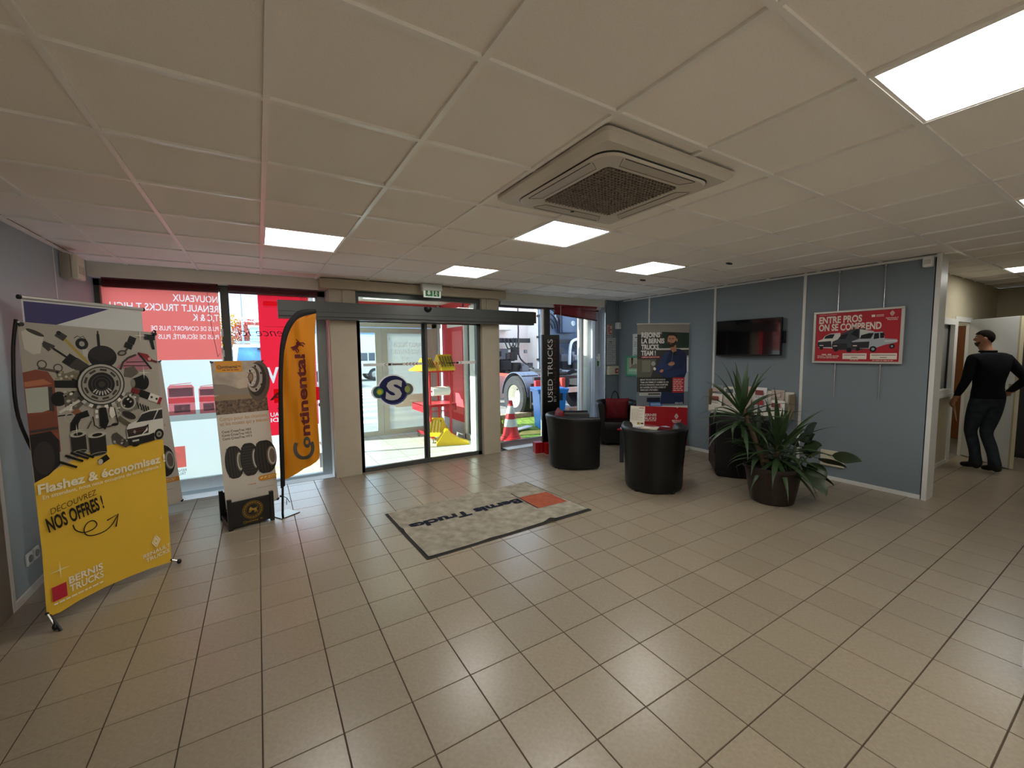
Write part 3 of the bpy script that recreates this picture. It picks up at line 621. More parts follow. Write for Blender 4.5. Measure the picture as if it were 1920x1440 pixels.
t = thing('fire_alarm_box', 'beige fire alarm box with a red call point below the notice sheet', 'alarm', (5.87, 5.80, 1.17))
mb = MB(); mb.box(-.135, -.01, 0, .15, .05, .17, mat('alarm_beige', '#d0c8b4', .4), b=.012); mb.build('case', t, smooth=40)
mb = MB(); mb.box(.04, -.016, .03, .125, -.008, .12, mat('callpoint_red', '#8c1a1c', .4), b=.003); mb.build('call_point', t)
mb = MB(); mb.box(.065, -.019, .055, .11, -.015, .095, P('#cfc6be')); mb.build('break_glass', t)
def d_info(p):
    g = P('#8d9599'); p.rect(-5.40, 1.87, -5.24, 1.885, P('#50585c')); p.rect(-5.36, 1.83, -5.24, 1.842, P('#50585c'))
    for k in range(5): p.greek(-5.42, 1.795 - k * .022, .17, .009, g, 4, k + 20)
    p.ring(-5.34, 1.645, .035, .035, .006, g); p.line([(-5.36, 1.63), (-5.32, 1.66)], .007, g)
    p.greek(-5.41, 1.58, .16, .01, g, 3, 7); p.rect(-5.43, 1.545, -5.25, 1.556, P('#50585c'))
sheet('information_sheet', 'white information sheet above the green framed picture', 'notice', wallR, -5.46, 1.53, -5.17, 1.945, P('#dadedd'), .004, d_info)
t = thing('picture_frame', 'green framed picture half hidden behind the recruitment banner', 'picture', (6.02, 5.38, 1.15)); gm2 = mat('green_frame', '#4f9a78', .45)
mb = MB(); mb.box(-.02, .20, 0, .01, .235, .385, gm2, b=.004); mb.box(-.02, -.235, 0, .01, -.20, .385, gm2, b=.004); mb.box(-.02, -.2, 0, .01, .2, .035, gm2, b=.004); mb.box(-.02, -.2, .35, .01, .2, .385, gm2, b=.004)
mb.box(-.014, .165, .035, .0, .2, .35, mat('green_mat', '#86c4a2', .6)); mb.box(-.014, -.2, .035, .0, -.165, .35, mat('green_mat')); mb.box(-.014, -.165, .035, 0, .165, .06, mat('green_mat')); mb.build('frame', t)
p = Print(plane((6.012, 5.38, 1.15), (0, -1, 0), (0, 0, 1)), off=.002); p.rect(-.165, .06, .165, .35, P('#b9b39c')); p.rect(-.165, .06, .165, .15, P('#9fc9a6')); p.poly([(-.10, .35), (-.05, .35), (-.06, .24), (-.08, .19), (-.095, .25)], P('#3a3c3a')); p.poly([(-.16, .15), (.0, .24), (.165, .20), (.165, .15)], P('#8a7f6c')); p.poly([(.02, .33), (.14, .31), (.10, .24)], P('#d8d4c6'))
for k in range(6): p.ell(-.13 + k * .05, .11, .02, .012, P('#d4e8d4'))
p.build('print', t)
for nm, y, lab in (('wall_socket', 4.12, 'white wall socket near the floor of the left wall, nearer one of the pair'), ('wall_socket', 4.22, 'white wall socket near the floor of the left wall, farther one of the pair')):
    t = thing(nm, lab, 'socket', (-1.43, y, .205), 0, 'left wall sockets'); mb = MB(); mb.box(0, -.042, 0, .012, .042, .085, white_gloss, b=.004); mb.build('plate', t)
    mb = MB(); mb.lathe([(.026, 0), (.026, .004), (.0, .004)], mat('socket_grey', '#8a8d8c', .5), 16, Matrix.Translation((.012, 0, .042)) @ Matrix.Rotation(PI / 2, 4, 'Y')); mb.build('outlet', t)
t = thing('wall_socket', 'cream double outlet plate low on the grey wall behind the drooping leaf', 'socket', (6.03, 2.22, .175)); mb = MB(); mb.box(-.022, -.125, 0, 0, .125, .195, mat('socket_cream', '#cfc7b2', .45), b=.005); mb.build('plate', t)
mb = MB(); mb.tube([(-.024, .06, .05), (-.035, .05, .07), (-.035, .02, .07), (-.024, .0, .06)], .006, black); mb.box(-.026, -.10, .03, -.022, .10, .06, mat('socket_line', '#b3ab97', .5)); mb.build('outlet', t)
for x, y, lab in ((4.537, 2.73, 'small dark slot in the ceiling nearer the television'), (4.536, 3.947, 'small dark slot in the ceiling nearer the corner pier')):
    mb = MB(); mb.box(x - .045, y - .012, ZC - .004, x + .045, y + .012, ZC + .012, mat('slot_dark', '#3a3632', .6), b=.003); mb.box(x - .01, y - .006, ZC - .008, x + .01, y + .006, ZC - .004, black); tag(mb.build('ceiling_slot'), lab, 'fitting')

# television
t = thing('television', 'black flat television hung on the grey wall above the plant', 'television', (5.95, 3.275, 1.545)); scr = mat('tv_screen', '#06070a', .10, spec=.7, coat=1.0)
mb = MB(); mb.box(-.03, -.455, 0, .02, .455, .515, black, b=.006); mb.build('casing', t)
mb = MB(); mb.box(-.034, -.445, .02, -.029, .445, .505, scr); mb.build('screen', t)
mb = MB(); mb.box(.02, -.47, .17, .07, -.2, .33, black_m); mb.box(.02, -.2, .1, .08, .2, .42, black_m); mb.build('wall_bracket', t)

# framed poster on its hanging rods
t = thing('poster_frame', 'red framed poster of three vans hanging on the grey wall', 'poster', (5.995, 2.046, 1.457)); sil = mat('silver_frame', '#c4c2ba', .35, metal=.3)
mb = MB(); W2, H2 = .43, .63
mb.box(-.012, -W2, 0, .012, W2, .024, sil, b=.003); mb.box(-.012, -W2, H2 - .024, .012, W2, H2, sil, b=.003); mb.box(-.012, -W2, .024, .012, -W2 + .028, H2 - .024, sil, b=.003); mb.box(-.012, W2 - .028, .024, .012, W2, H2 - .024, sil, b=.003); mb.build('frame', t)
fn = plane((5.994, 2.472, 1.457), (0, -1, 0), (0, 0, 1)); p = Print(fn, off=.0015); rd = P('#b52632'); wt = P('#e6dccf')
p.rect(.026, .022, .828, .61, rd); p.text('ENTRE PROS', .054, .488, .43, .076, wt, .034); p.text('ON SE COMPREND', .054, .396, .61, .076, wt, .034); p.rect(.055, .585, .24, .594, P('#cf7a7c'))
p.rect(.571, .532, .602, .558, wt); p.rect(.612, .548, .68, .556, P('#dda9a5')); p.rect(.612, .533, .68, .541, P('#dda9a5')); diamond(p, .751, .562, .034, wt, rd); p.text('RENAULT', .70, .505, .107, .013, wt, .02); p.text('TRUCKS', .708, .487, .09, .012, wt, .02)
dk, bl2, wv_, gw = P('#2a2b2e'), P('#3c4048'), P('#d9d6d0'), P('#14161a')
# van 1
p.poly([(.052, .275), (.10, .295), (.125, .335), (.18, .36), (.28, .366), (.30, .2), (.20, .18), (.06, .19)], wv_); p.poly([(.13, .332), (.18, .352), (.225, .352), (.205, .302), (.115, .30)], gw); p.poly([(.05, .262), (.19, .27), (.20, .195), (.06, .195), (.048, .22)], dk); p.ell(.09, .185, .02, .02, gw); p.rect(.07, .213, .11, .222, wt)
# van 2
p.poly([(.205, .262), (.26, .29), (.30, .36), (.40, .403), (.52, .41), (.55, .3), (.50, .16), (.23, .16), (.20, .2)], bl2); p.poly([(.29, .34), (.36, .352), (.335, .292), (.262, .292)], gw); p.poly([(.385, .345), (.43, .40), (.46, .40), (.46, .30)], gw); p.poly([(.47, .40), (.60, .372), (.60, .30), (.47, .30)], P('#c9c8c3')); p.poly([(.20, .235), (.35, .24), (.36, .165), (.21, .17)], dk); p.ell(.245, .162, .022, .022, gw); p.ell(.375, .160, .026, .028, gw); p.rect(.215, .205, .255, .214, wt)
# pickup
p.poly([(.40, .262), (.47, .29), (.50, .335), (.56, .36), (.68, .362), (.70, .285), (.805, .275), (.805, .24), (.70, .215), (.60, .17), (.42, .18), (.395, .22)], P('#aeb4ba')); p.poly([(.485, .33), (.555, .35), (.60, .35), (.575, .288), (.475, .288)], gw); p.poly([(.605, .345), (.645, .35), (.65, .29), (.60, .28)], gw); p.poly([(.655, .35), (.69, .35), (.692, .292), (.658, .29)], gw); p.poly([(.70, .262), (.81, .262), (.81, .25), (.70, .25)], wv_)
p.poly([(.395, .25), (.565, .255), (.56, .18), (.40, .18)], dk); p.rect(.41, .203, .45, .214, wt); p.ell(.60, .168, .032, .034, gw); p.ell(.60, .168, .015, .016, P('#9aa0a4')); p.ell(.765, .198, .024, .026, gw); p.ell(.765, .198, .01, .011, P('#9aa0a4')); p.ell(.46, .168, .02, .02, gw)
p.greek(.10, .10, .10, .012, wt, 2, 4); p.text('RENAULT TRUCKS MASTER', .054, .078, .225, .015, wt, .02); p.greek(.054, .062, .21, .007, wt, 7, 5)
for a, b in ((.315, .545), (.578, .812)): p.rect(a, .052, b, .12, wt); p.rect(a + .01, .095, b - .01, .103, P('#8d6f6a')); p.rect((a + b) / 2 - .03, .068, (a + b) / 2 + .03, .076, P('#8d6f6a'))
p.greek(.39, .04, .08, .006, wt, 3, 6); p.greek(.6, .035, .18, .006, wt, 6, 8); p.build('print', t)
for k, (y, lab) in enumerate(((2.235, 'thin metal hanging rod behind the poster, toward the television'), (1.805, 'thin metal hanging rod behind the poster, toward the corridor'))):
    mb = MB(); mb.tube([(6.012, y, 1.046), (6.012, y, ZC - .03)], .0045, chrome, 8); mb.box(6.006, y - .008, 1.44, 6.02, y + .008, 1.47, chrome); mb.box(6.008, y - .012, ZC - .05, 6.03, y + .012, ZC - .02, chrome); tag(mb.build('hanging_rod'), lab, 'rod', 'poster rods')

# ================================================================== BANNERS
def foot_tube(mb, a, b): mb.tube([a, b], .008, chrome, 8)
# --- big yellow X banner
U = Vector((.51, .58, 0)).normalized(); P0 = Vector((-1.16, 3.50, 0)); Nn = U.cross(Vector((0, 0, 1)))
t = thing('banner_stand', 'tall yellow and grey banner of engine parts standing at the left wall', 'banner', (-.9, 3.79, 0))
fn = plane(P0, U, (0, 0, 1)); edge = [(-.005, .08), (.06, .07), (.16, .085), (.30, .088), (.45, .078), (.60, .06), (.757, .03), (.764, .5), (.768, 1.0), (.77, 1.4), (.774, 1.819), (.40, 1.828), (.0, 1.848), (.0, 1.5), (.0, 1.0), (.004, .5)]
pr = Print(fn, off=0); pr.poly(edge, mat('banner_back', '#b9b5aa', .6)); pr.build('banner_sheet', t)
p = Print(fn, off=.0012, step=.00003); yel = mat('banner_yellow', '#dcb134', .4, var=.02, scale=8); gy = mat('banner_grey', '#9d9689', .4, var=.05, scale=3)
p.poly(edge, gy); p.poly(edge[:8] + [(.768, 1.0), (.6, 1.03), (.40, 1.04), (.25, 1.01), (.1, .955), (.0, .90)] + edge[15:], yel)
K, LG, MG, DG, WH = P('#161412'), P('#b2aea2'), P('#7d776b'), P('#3a352f'), P('#d6d2c6')
p.ell(.385, 1.83, .001, .001, K)
p.poly([(.035, 1.805), (.112, 1.765), (.088, 1.665), (.055, 1.66), (.02, 1.69), (.012, 1.79)], P('#bcb6a9')); p.ell(.074, 1.787, .045, .012, DG, -.48)
# truck at the left edge
p.poly([(.0, 1.555), (.06, 1.57), (.115, 1.555), (.14, 1.50), (.14, 1.06), (.002, 1.0)], P('#7f4433')); p.poly([(.003, 1.50), (.09, 1.512), (.13, 1.48), (.003, 1.47)], P('#a9694a')); p.poly([(.004, 1.462), (.108, 1.465), (.104, 1.325), (.07, 1.315), (.004, 1.318)], P('#a5a79a')); p.poly([(.108, 1.465), (.128, 1.46), (.128, 1.31), (.104, 1.318)], DG); p.poly([(.002, 1.30), (.13, 1.31), (.138, 1.18), (.004, 1.19)], P('#74402f')); p.rect(.004, 1.20, .137, 1.216, DG); p.poly([(.002, 1.19), (.1, 1.195), (.137, 1.13), (.13, .98), (.07, .93), (.004, .905)], P('#211e1d')); p.ell(.058, 1.04, .05, .10, P('#332e2c'))
# radial parts
p.line([(.205, 1.762), (.325, 1.60)], .016, P('#a08a3a')); p.obox(.195, 1.772, .02, .026, DG, .9); p.ell(.185, 1.79, .012, .012, K); p.ring(.30, 1.725, .035, .037, .02, K); p.ell(.30, 1.725, .015, .015, P('#9a9488')); p.line([(.26, 1.76), (.28, 1.775), (.295, 1.765), (.31, 1.775), (.325, 1.75)], .004, K)
p.poly([(.30, 1.69), (.325, 1.69), (.35, 1.60), (.335, 1.59), (.32, 1.64), (.30, 1.65)], LG)
p.rect(.385, 1.70, .402, 1.79, K); p.poly([(.388, 1.79), (.399, 1.79), (.397, 1.812), (.39, 1.812)], K); p.ell(.41, 1.64, .085, .075, K); p.ell(.41, 1.66, .075, .05, P('#24211f'))
p.line([(.145, 1.70), (.225, 1.63)], .012, K); p.obox(.13, 1.715, .03, .012, DG, -.5); p.obox(.12, 1.70, .022, .01, DG, -.9); p.obox(.235, 1.615, .035, .035, K, -.7); p.obox(.275, 1.585, .04, .035, DG, -.7)
p.ring(.09, 1.60, .024, .026, .007, P('#4c463d')); p.ring(.165, 1.575, .024, .026, .007, P('#4c463d')); p.line([(.07, 1.578), (.19, 1.545)], .016, P('#4c463d'))
p.poly([(.15, 1.55), (.20, 1.54), (.26, 1.56), (.28, 1.52), (.24, 1.49), (.16, 1.50)], P('#6e6552'))
for k in range(16): a = R.uniform(.15, .28); b = R.uniform(1.49, 1.55); p.ell(a, b, .008, .008, [LG, K, MG, P('#94896e')][k % 4], n=10)
p.poly([(.14, 1.50), (.29, 1.49), (.29, 1.44), (.14, 1.455)], K)
p.ell(.155, 1.385, .04, .045, K); p.poly([(.18, 1.42), (.27, 1.43), (.30, 1.36), (.24, 1.30), (.18, 1.33)], P('#5c564b'))
for k in range(22): a = R.uniform(.18, .29); b = R.uniform(1.31, 1.43); p.ell(a, b, R.uniform(.005, .012), .008, [LG, K, MG, WH][k % 4], R.random(), n=10)
p.line([(.15, 1.30), (.27, 1.37)], .016, P('#c4c0b4')); p.line([(.14, 1.28), (.23, 1.28)], .008, K); p.obox(.235, 1.29, .022, .018, P('#86543a'), .6); p.ring(.20, 1.26, .03, .03, .006, P('#a8a39a'))
p.line([(.215, 1.17), (.22, 1.22), (.245, 1.262), (.30, 1.275)], .042, K)
# right side: lamp, shock absorber, gun, tail light, cylinder, gearbox
p.obox(.60, 1.755, .024, .026, K, -.4); p.obox(.575, 1.715, .026, .02, K, -.4); p.line([(.57, 1.70), (.545, 1.67)], .012, DG); p.ell(.53, 1.665, .03, .02, DG, .2); p.ell(.53, 1.665, .018, .01, MG, .2)
p.obox(.725, 1.78, .038, .02, K, -.05); p.poly([(.72, 1.765), (.748, 1.765), (.757, 1.69), (.738, 1.69)], K); p.ell(.69, 1.775, .008, .006, DG)
p.poly([(.485, 1.565), (.575, 1.645), (.645, 1.66), (.715, 1.545), (.62, 1.535)], P('#a56a74')); p.line([(.51, 1.55), (.53, 1.60), (.565, 1.63), (.62, 1.652)], .014, DG); p.line([(.635, 1.665), (.72, 1.545)], .014, K); p.line([(.55, 1.60), (.69, 1.60)], .006, K); p.line([(.53, 1.575), (.70, 1.57)], .006, K); p.poly([(.63, 1.672), (.70, 1.655), (.745, 1.60), (.70, 1.60)], P('#82242a')); p.ell(.712, 1.62, .012, .012, P('#c88a86')); p.line([(.72, 1.61), (.765, 1.595)], .016, P('#5a2226'))
p.poly([(.54, 1.56), (.60, 1.57), (.63, 1.52), (.58, 1.49), (.53, 1.50)], P('#5b5449')); p.ell(.655, 1.45, .04, .055, K); p.poly([(.58, 1.48), (.655, 1.505), (.655, 1.395), (.58, 1.42)], K); p.ell(.585, 1.45, .014, .03, MG)
p.obox(.605, 1.385, .04, .02, P('#6a1e22'), -.4); p.obox(.665, 1.355, .05, .026, K, -.45); p.obox(.725, 1.325, .042, .027, P('#cfc9bf'), -.45); p.ell(.705, 1.335, .009, .009, DG); p.ell(.74, 1.318, .009, .009, DG); p.obox(.762, 1.302, .012, .026, P('#8f2026'), -.45)
p.poly([(.48, 1.36), (.55, 1.39), (.62, 1.36), (.60, 1.26), (.52, 1.24), (.47, 1.28)], P('#6c675d')); p.ell(.542, 1.315, .036, .038, K); p.ring(.542, 1.315, .05, .05, .008, LG)
for k in range(20): a = R.uniform(.47, .62); b = R.uniform(1.25, 1.38); p.ell(a, b, R.uniform(.004, .01), .006, [LG, K, WH, MG][k % 4], R.random(), n=10)
for k in range(5): p.line([(.60 + .018 * k, 1.31 - .01 * k), (.61 + .018 * k, 1.26 - .012 * k)], .008, K)
p.ell(.54, 1.225, .05, .022, P('#2d2925'), -.6); p.line([(.47, 1.22), (.52, 1.17), (.56, 1.14)], .03, P('#55503f'))
for k in range(14): a = -PI * (.18 + .64 * k / 13); p.obox(.388 + .145 * math.cos(a), 1.455 + .15 * math.sin(a), .016, .012, [LG, DG, WH, MG][k % 4], a + PI / 2)
# clutch plate
p.ell(.388, 1.457, .140, .142, K); p.ell(.388, 1.457, .132, .134, P('#a5a094')); p.ell(.388, 1.457, .118, .12, DG); p.ell(.388, 1.457, .110, .112, P('#8f8a7e'))
for k in range(9): a = 2 * PI * k / 9; p.obox(.388 + .094 * math.cos(a), 1.457 + .096 * math.sin(a), .02, .007, DG, a + PI / 2)
p.ell(.388, 1.457, .078, .08, P('#1a1817')); p.ring(.388, 1.457, .06, .062, .004, P('#4d4a45')); p.ring(.388, 1.457, .042, .043, .006, DG); p.ell(.388, 1.457, .02, .02, P('#39352f'))
for k in range(7): a = -PI / 2 + (k - 3) * .28; p.line([(.388 + .045 * math.cos(a), 1.457 + .046 * math.sin(a)), (.388 + .072 * math.cos(a), 1.457 + .074 * math.sin(a))], .008, P('#b9b4a8'))
p.poly([(.36, 1.30), (.40, 1.30), (.41, 1.20), (.385, 1.15), (.355, 1.18)], K); p.poly([(.425, 1.30), (.45, 1.29), (.455, 1.24), (.43, 1.22), (.415, 1.25)], WH); p.rect(.335, 1.27, .352, 1.29, WH); p.rect(.335, 1.235, .352, 1.255, WH); p.line([(.32, 1.25), (.325, 1.19), (.35, 1.165), (.43, 1.17), (.465, 1.18), (.45, 1.29)], .007, K); p.line([(.31, 1.22), (.285, 1.175)], .006, DG); p.ell(.445, 1.175, .022, .01, K)
# filters and small parts
for x, y, w_, h_ in ((.232, 1.15, .04, .115), (.335, 1.125, .048, .13)):
    p.rect(x - w_, y - h_, x + w_, y, P('#272421')); p.ell(x, y - h_, w_, .014, P('#272421')); p.ring(x, y - h_, w_, .013, .003, P('#b1ab9a'), n=20); p.ell(x, y, w_ + .004, .019, P('#b1ab9a')); p.ell(x, y, w_ * .62, .011, K)
for x, y in ((.12, 1.0), (.155, 1.03), (.185, 1.04), (.215, 1.04)): p.line([(x, y), (x + .09, y - .06)], .014, K); p.line([(x + .01, y + .004), (x + .07, y - .038)], .003, MG)
p.obox(.36, .952, .03, .02, K, .45); p.ell(.34, .942, .014, .018, P('#b9b3a4'))
p.poly([(.42, 1.11), (.45, 1.12), (.50, 1.06), (.54, 1.06), (.55, 1.02), (.50, 1.0), (.43, 1.05)], P('#46413a'))
for k in range(10): p.ell(R.uniform(.43, .53), R.uniform(1.03, 1.09), .008, .007, [LG, K, MG][k % 3], n=10)
# van
p.poly([(.515, 1.135), (.53, 1.16), (.60, 1.185), (.62, 1.225), (.68, 1.243), (.774, 1.245), (.771, 1.04), (.66, 1.01), (.56, 1.01), (.515, 1.04)], P('#c9c5ba')); p.poly([(.60, 1.185), (.622, 1.218), (.68, 1.232), (.735, 1.232), (.70, 1.165), (.58, 1.165)], P('#2c2b29')); p.poly([(.705, 1.165), (.745, 1.232), (.772, 1.234), (.771, 1.165)], P('#2c2b29')); p.poly([(.515, 1.125), (.64, 1.13), (.665, 1.14), (.66, 1.075), (.52, 1.07)], P('#2a2420')); p.line([(.53, 1.10), (.63, 1.10)], .004, P('#6b3531')); p.line([(.53, 1.115), (.63, 1.118)], .003, P('#6b3531')); diamond(p, .565, 1.10, .015, LG, DG); p.poly([(.60, 1.06), (.655, 1.095), (.655, 1.12), (.64, 1.10)], WH); p.poly([(.515, 1.06), (.66, 1.06), (.70, 1.07), (.70, 1.01), (.56, 1.0), (.52, 1.01)], P('#201f1e')); p.rect(.545, 1.03, .59, 1.042, LG); p.ell(.735, 1.05, .035, .04, K); p.ell(.735, 1.05, .02, .023, P('#8b877d')); p.ell(.735, 1.05, .008, .009, DG); p.ell(.565, 1.005, .025, .012, K)
# glints
for x, y, s_, m_ in ((.655, 1.79, .05, P('#c9c4b4')), (.66, 1.52, .05, P('#c9c4b4')), (.225, 1.175, .04, P('#c9c4b4')), (.075, .335, .055, P('#e6d8a4')), (.70, .41, .025, P('#e0cf94')), (.70, .96, .04, P('#d2b45a'))):
    p.poly([(x - s_, y), (x, y + s_ * .08), (x + s_, y), (x, y - s_ * .08)], m_); p.poly([(x, y - s_), (x + s_ * .08, y), (x, y + s_), (x - s_ * .08, y)], m_)
# words
wy = P('#e3d9bb'); dkq = P('#231c12')
p.text('Flashez & \u00e9conomisez !', .01, .832, .755, .055, wy, .03); p.text('En attendant, nous nous occupons de votre v\u00e9hicule !', .028, .795, .70, .022, wy, .012)
p.text('D\u00c9COUVREZ', .058, .69, .245, .036, P('#5b4a22'), 0, rot=.17, slant=.15); p.text('NOS OFFRES !', .04, .588, .30, .084, dkq, .03, rot=.14)
arc = [(.159, .584), (.17, .545), (.21, .512), (.26, .51), (.285, .53), (.275, .56), (.25, .57), (.225, .555), (.213, .52), (.228, .485), (.27, .468), (.33, .47), (.375, .498), (.41, .545)]; p.line(smooth_path(arc, 60), .007, dkq); p.line([(.345, .535), (.415, .553), (.395, .47)], .009, dkq)
wz = P('#e6dfcb'); diamond(p, .65, .248, .052, wz, yel); p.text('RENAULT', .552, .160, .20, .026, wz, .015); p.text('TRUCKS', .568, .122, .175, .026, wz, .015)
p.rect(.026, .155, .098, .245, P('#b3283a')); p.text('BERNIS', .112, .222, .185, .042, wz, .02); p.text('TRUCKS', .112, .168, .185, .042, wz, .02); p.greek(.03, .132, .26, .009, wz, 9, 3); p.build('print', t)
mb = MB(); B0 = P0 - Nn * .03
mb.tube(smooth_path([fn(.0, 1.86, -.005), fn(-.014, 1.65, -.03), fn(-.008, 1.3, -.05), fn(.1, .95, -.09)], 18), .009, black, 8); mb.tube([fn(.774, 1.835, -.005), fn(.76, 1.6, -.03), fn(.70, 1.3, -.05), fn(.6, .95, -.09)], .009, black, 8)
mb.tube([fn(.1, .95, -.09), fn(.01, .09, -.01), fn(.0, .0, .09)], .009, black, 8); mb.tube([fn(.6, .95, -.09), fn(.755, .04, -.01)], .009, black, 8); mb.tube([fn(.1, .95, -.09), fn(.6, .95, -.09)], .014, black, 8); mb.tube([fn(.35, .95, -.09), fn(.30, .02, -.42)], .010, black, 8); mb.build('pole', t, world=True, smooth=60)
for a, b in ((fn(-.002, .10, 0), fn(0.0, .022, .05)), (fn(.757, .045, 0), fn(.785, .022, .04))):
    mb = MB(); mb.tube([a, b], .007, chrome, 8); mb.ball(b, (.016, .016, .02), black, 10); mb.ball(a, .010, black, 8); mb.build('foot', t, world=True, smooth=60)
mb = MB(); b = fn(.30, .02, -.42); mb.ball(b, (.02, .02, .02), black, 10); mb.build('foot', t, world=True, smooth=60)
for u_, v_ in ((.012, 1.832), (.762, 1.806)): mb = MB(); mb.tube([fn(u_, v_, -.012), fn(u_, v_, .012)], .012, black, 10); mb.ball(fn(u_ - .012, v_ + .012, .01), .008, chrome, 8); mb.build('corner_hook', t, world=True, smooth=60)

# --- purple roll-up behind it
Pp = Vector((-1.33, 4.10, 0)); Up = Vector((.49, .67, 0)).normalized(); fn = plane(Pp, Up, (0, 0, 1))
t = thing('banner_stand', 'white and purple roll-up banner mostly hidden behind the yellow one', 'banner', (-1.08, 4.43, 0))
mb = MB(); q = Print(fn, off=0); q.rect(0, .06, .83, 2.04, mat('banner_white_sheet', '#cfcfca', .5)); q.poly([(.01, 2.02), (.56, 2.02), (.01, 1.80)], P('#3d3566')); q.build('banner_sheet', t)
mb.tube([fn(-.01, 2.045, .0), fn(.84, 2.045, 0)], .014, mat('silver_frame'), 10); mb.build('top_rail', t, world=True, smooth=60)
for x in (-.016, .836): mb = MB(); mb.tube([fn(x, 2.045, 0), fn(x + .012, 2.045, 0)], .016, black, 10); mb.build('rail_cap', t, world=True)
mb = MB(); mb.box(0, -.06, 0, .84, .06, .07, mat('silver_frame'), Matrix.Translation(Pp) @ Matrix.Rotation(math.atan2(Up.y, Up.x), 4, 'Z'), b=.01); mb.build('base_case', t, world=True)
mb = MB(); mb.tube([fn(.42, .06, -.02), fn(.42, 2.03, -.02)], .009, chrome, 8); mb.build('pole', t, world=True)

# --- tyre banners
orange = P('#cf8a1c'); brn = P('#4a3a2a')
def tyre(p, u, v, a, b, d, tread, seed, q_=1.0):
    """a standing truck tyre printed at a slant: tread to the left, open rim to the right"""
    k0, k1 = P('#231d18'), P('#40382f'); p.ell(u - d, v, a * .8, b, k0); p.poly([(u - d, v + b), (u + a * .1, v + b), (u + a * .1, v - b), (u - d, v - b)], k0); p.ell(u, v, a, b, k0); r = random.Random(seed)
    for q in range(5):
        x = u - d - a * .45 + q * a * .34
        if tread == 'chev':
            for w_ in range(10): y = v - b * .8 + w_ * b * .17; p.line([(x - .012, y), (x, y + .012), (x + .012, y)], .005, k1)
        else: p.line([(x - .006 * (1 - abs(f)), v + b * f * .9) for f in (-1, -.6, -.2, .2, .6, 1)], .005, k1)
    p.ell(u + a * .45, v, a * .5 * q_, b * .62, P('#57504a')); p.ell(u + a * .5, v, a * .42 * q_, b * .56, P('#aaa294')); p.ell(u + a * .54, v, a * .3 * q_, b * .44, P('#6a6257')); p.ring(u + a * .5, v, a * .36 * q_, b * .5, .003, P('#d6cfc0'), n=20)
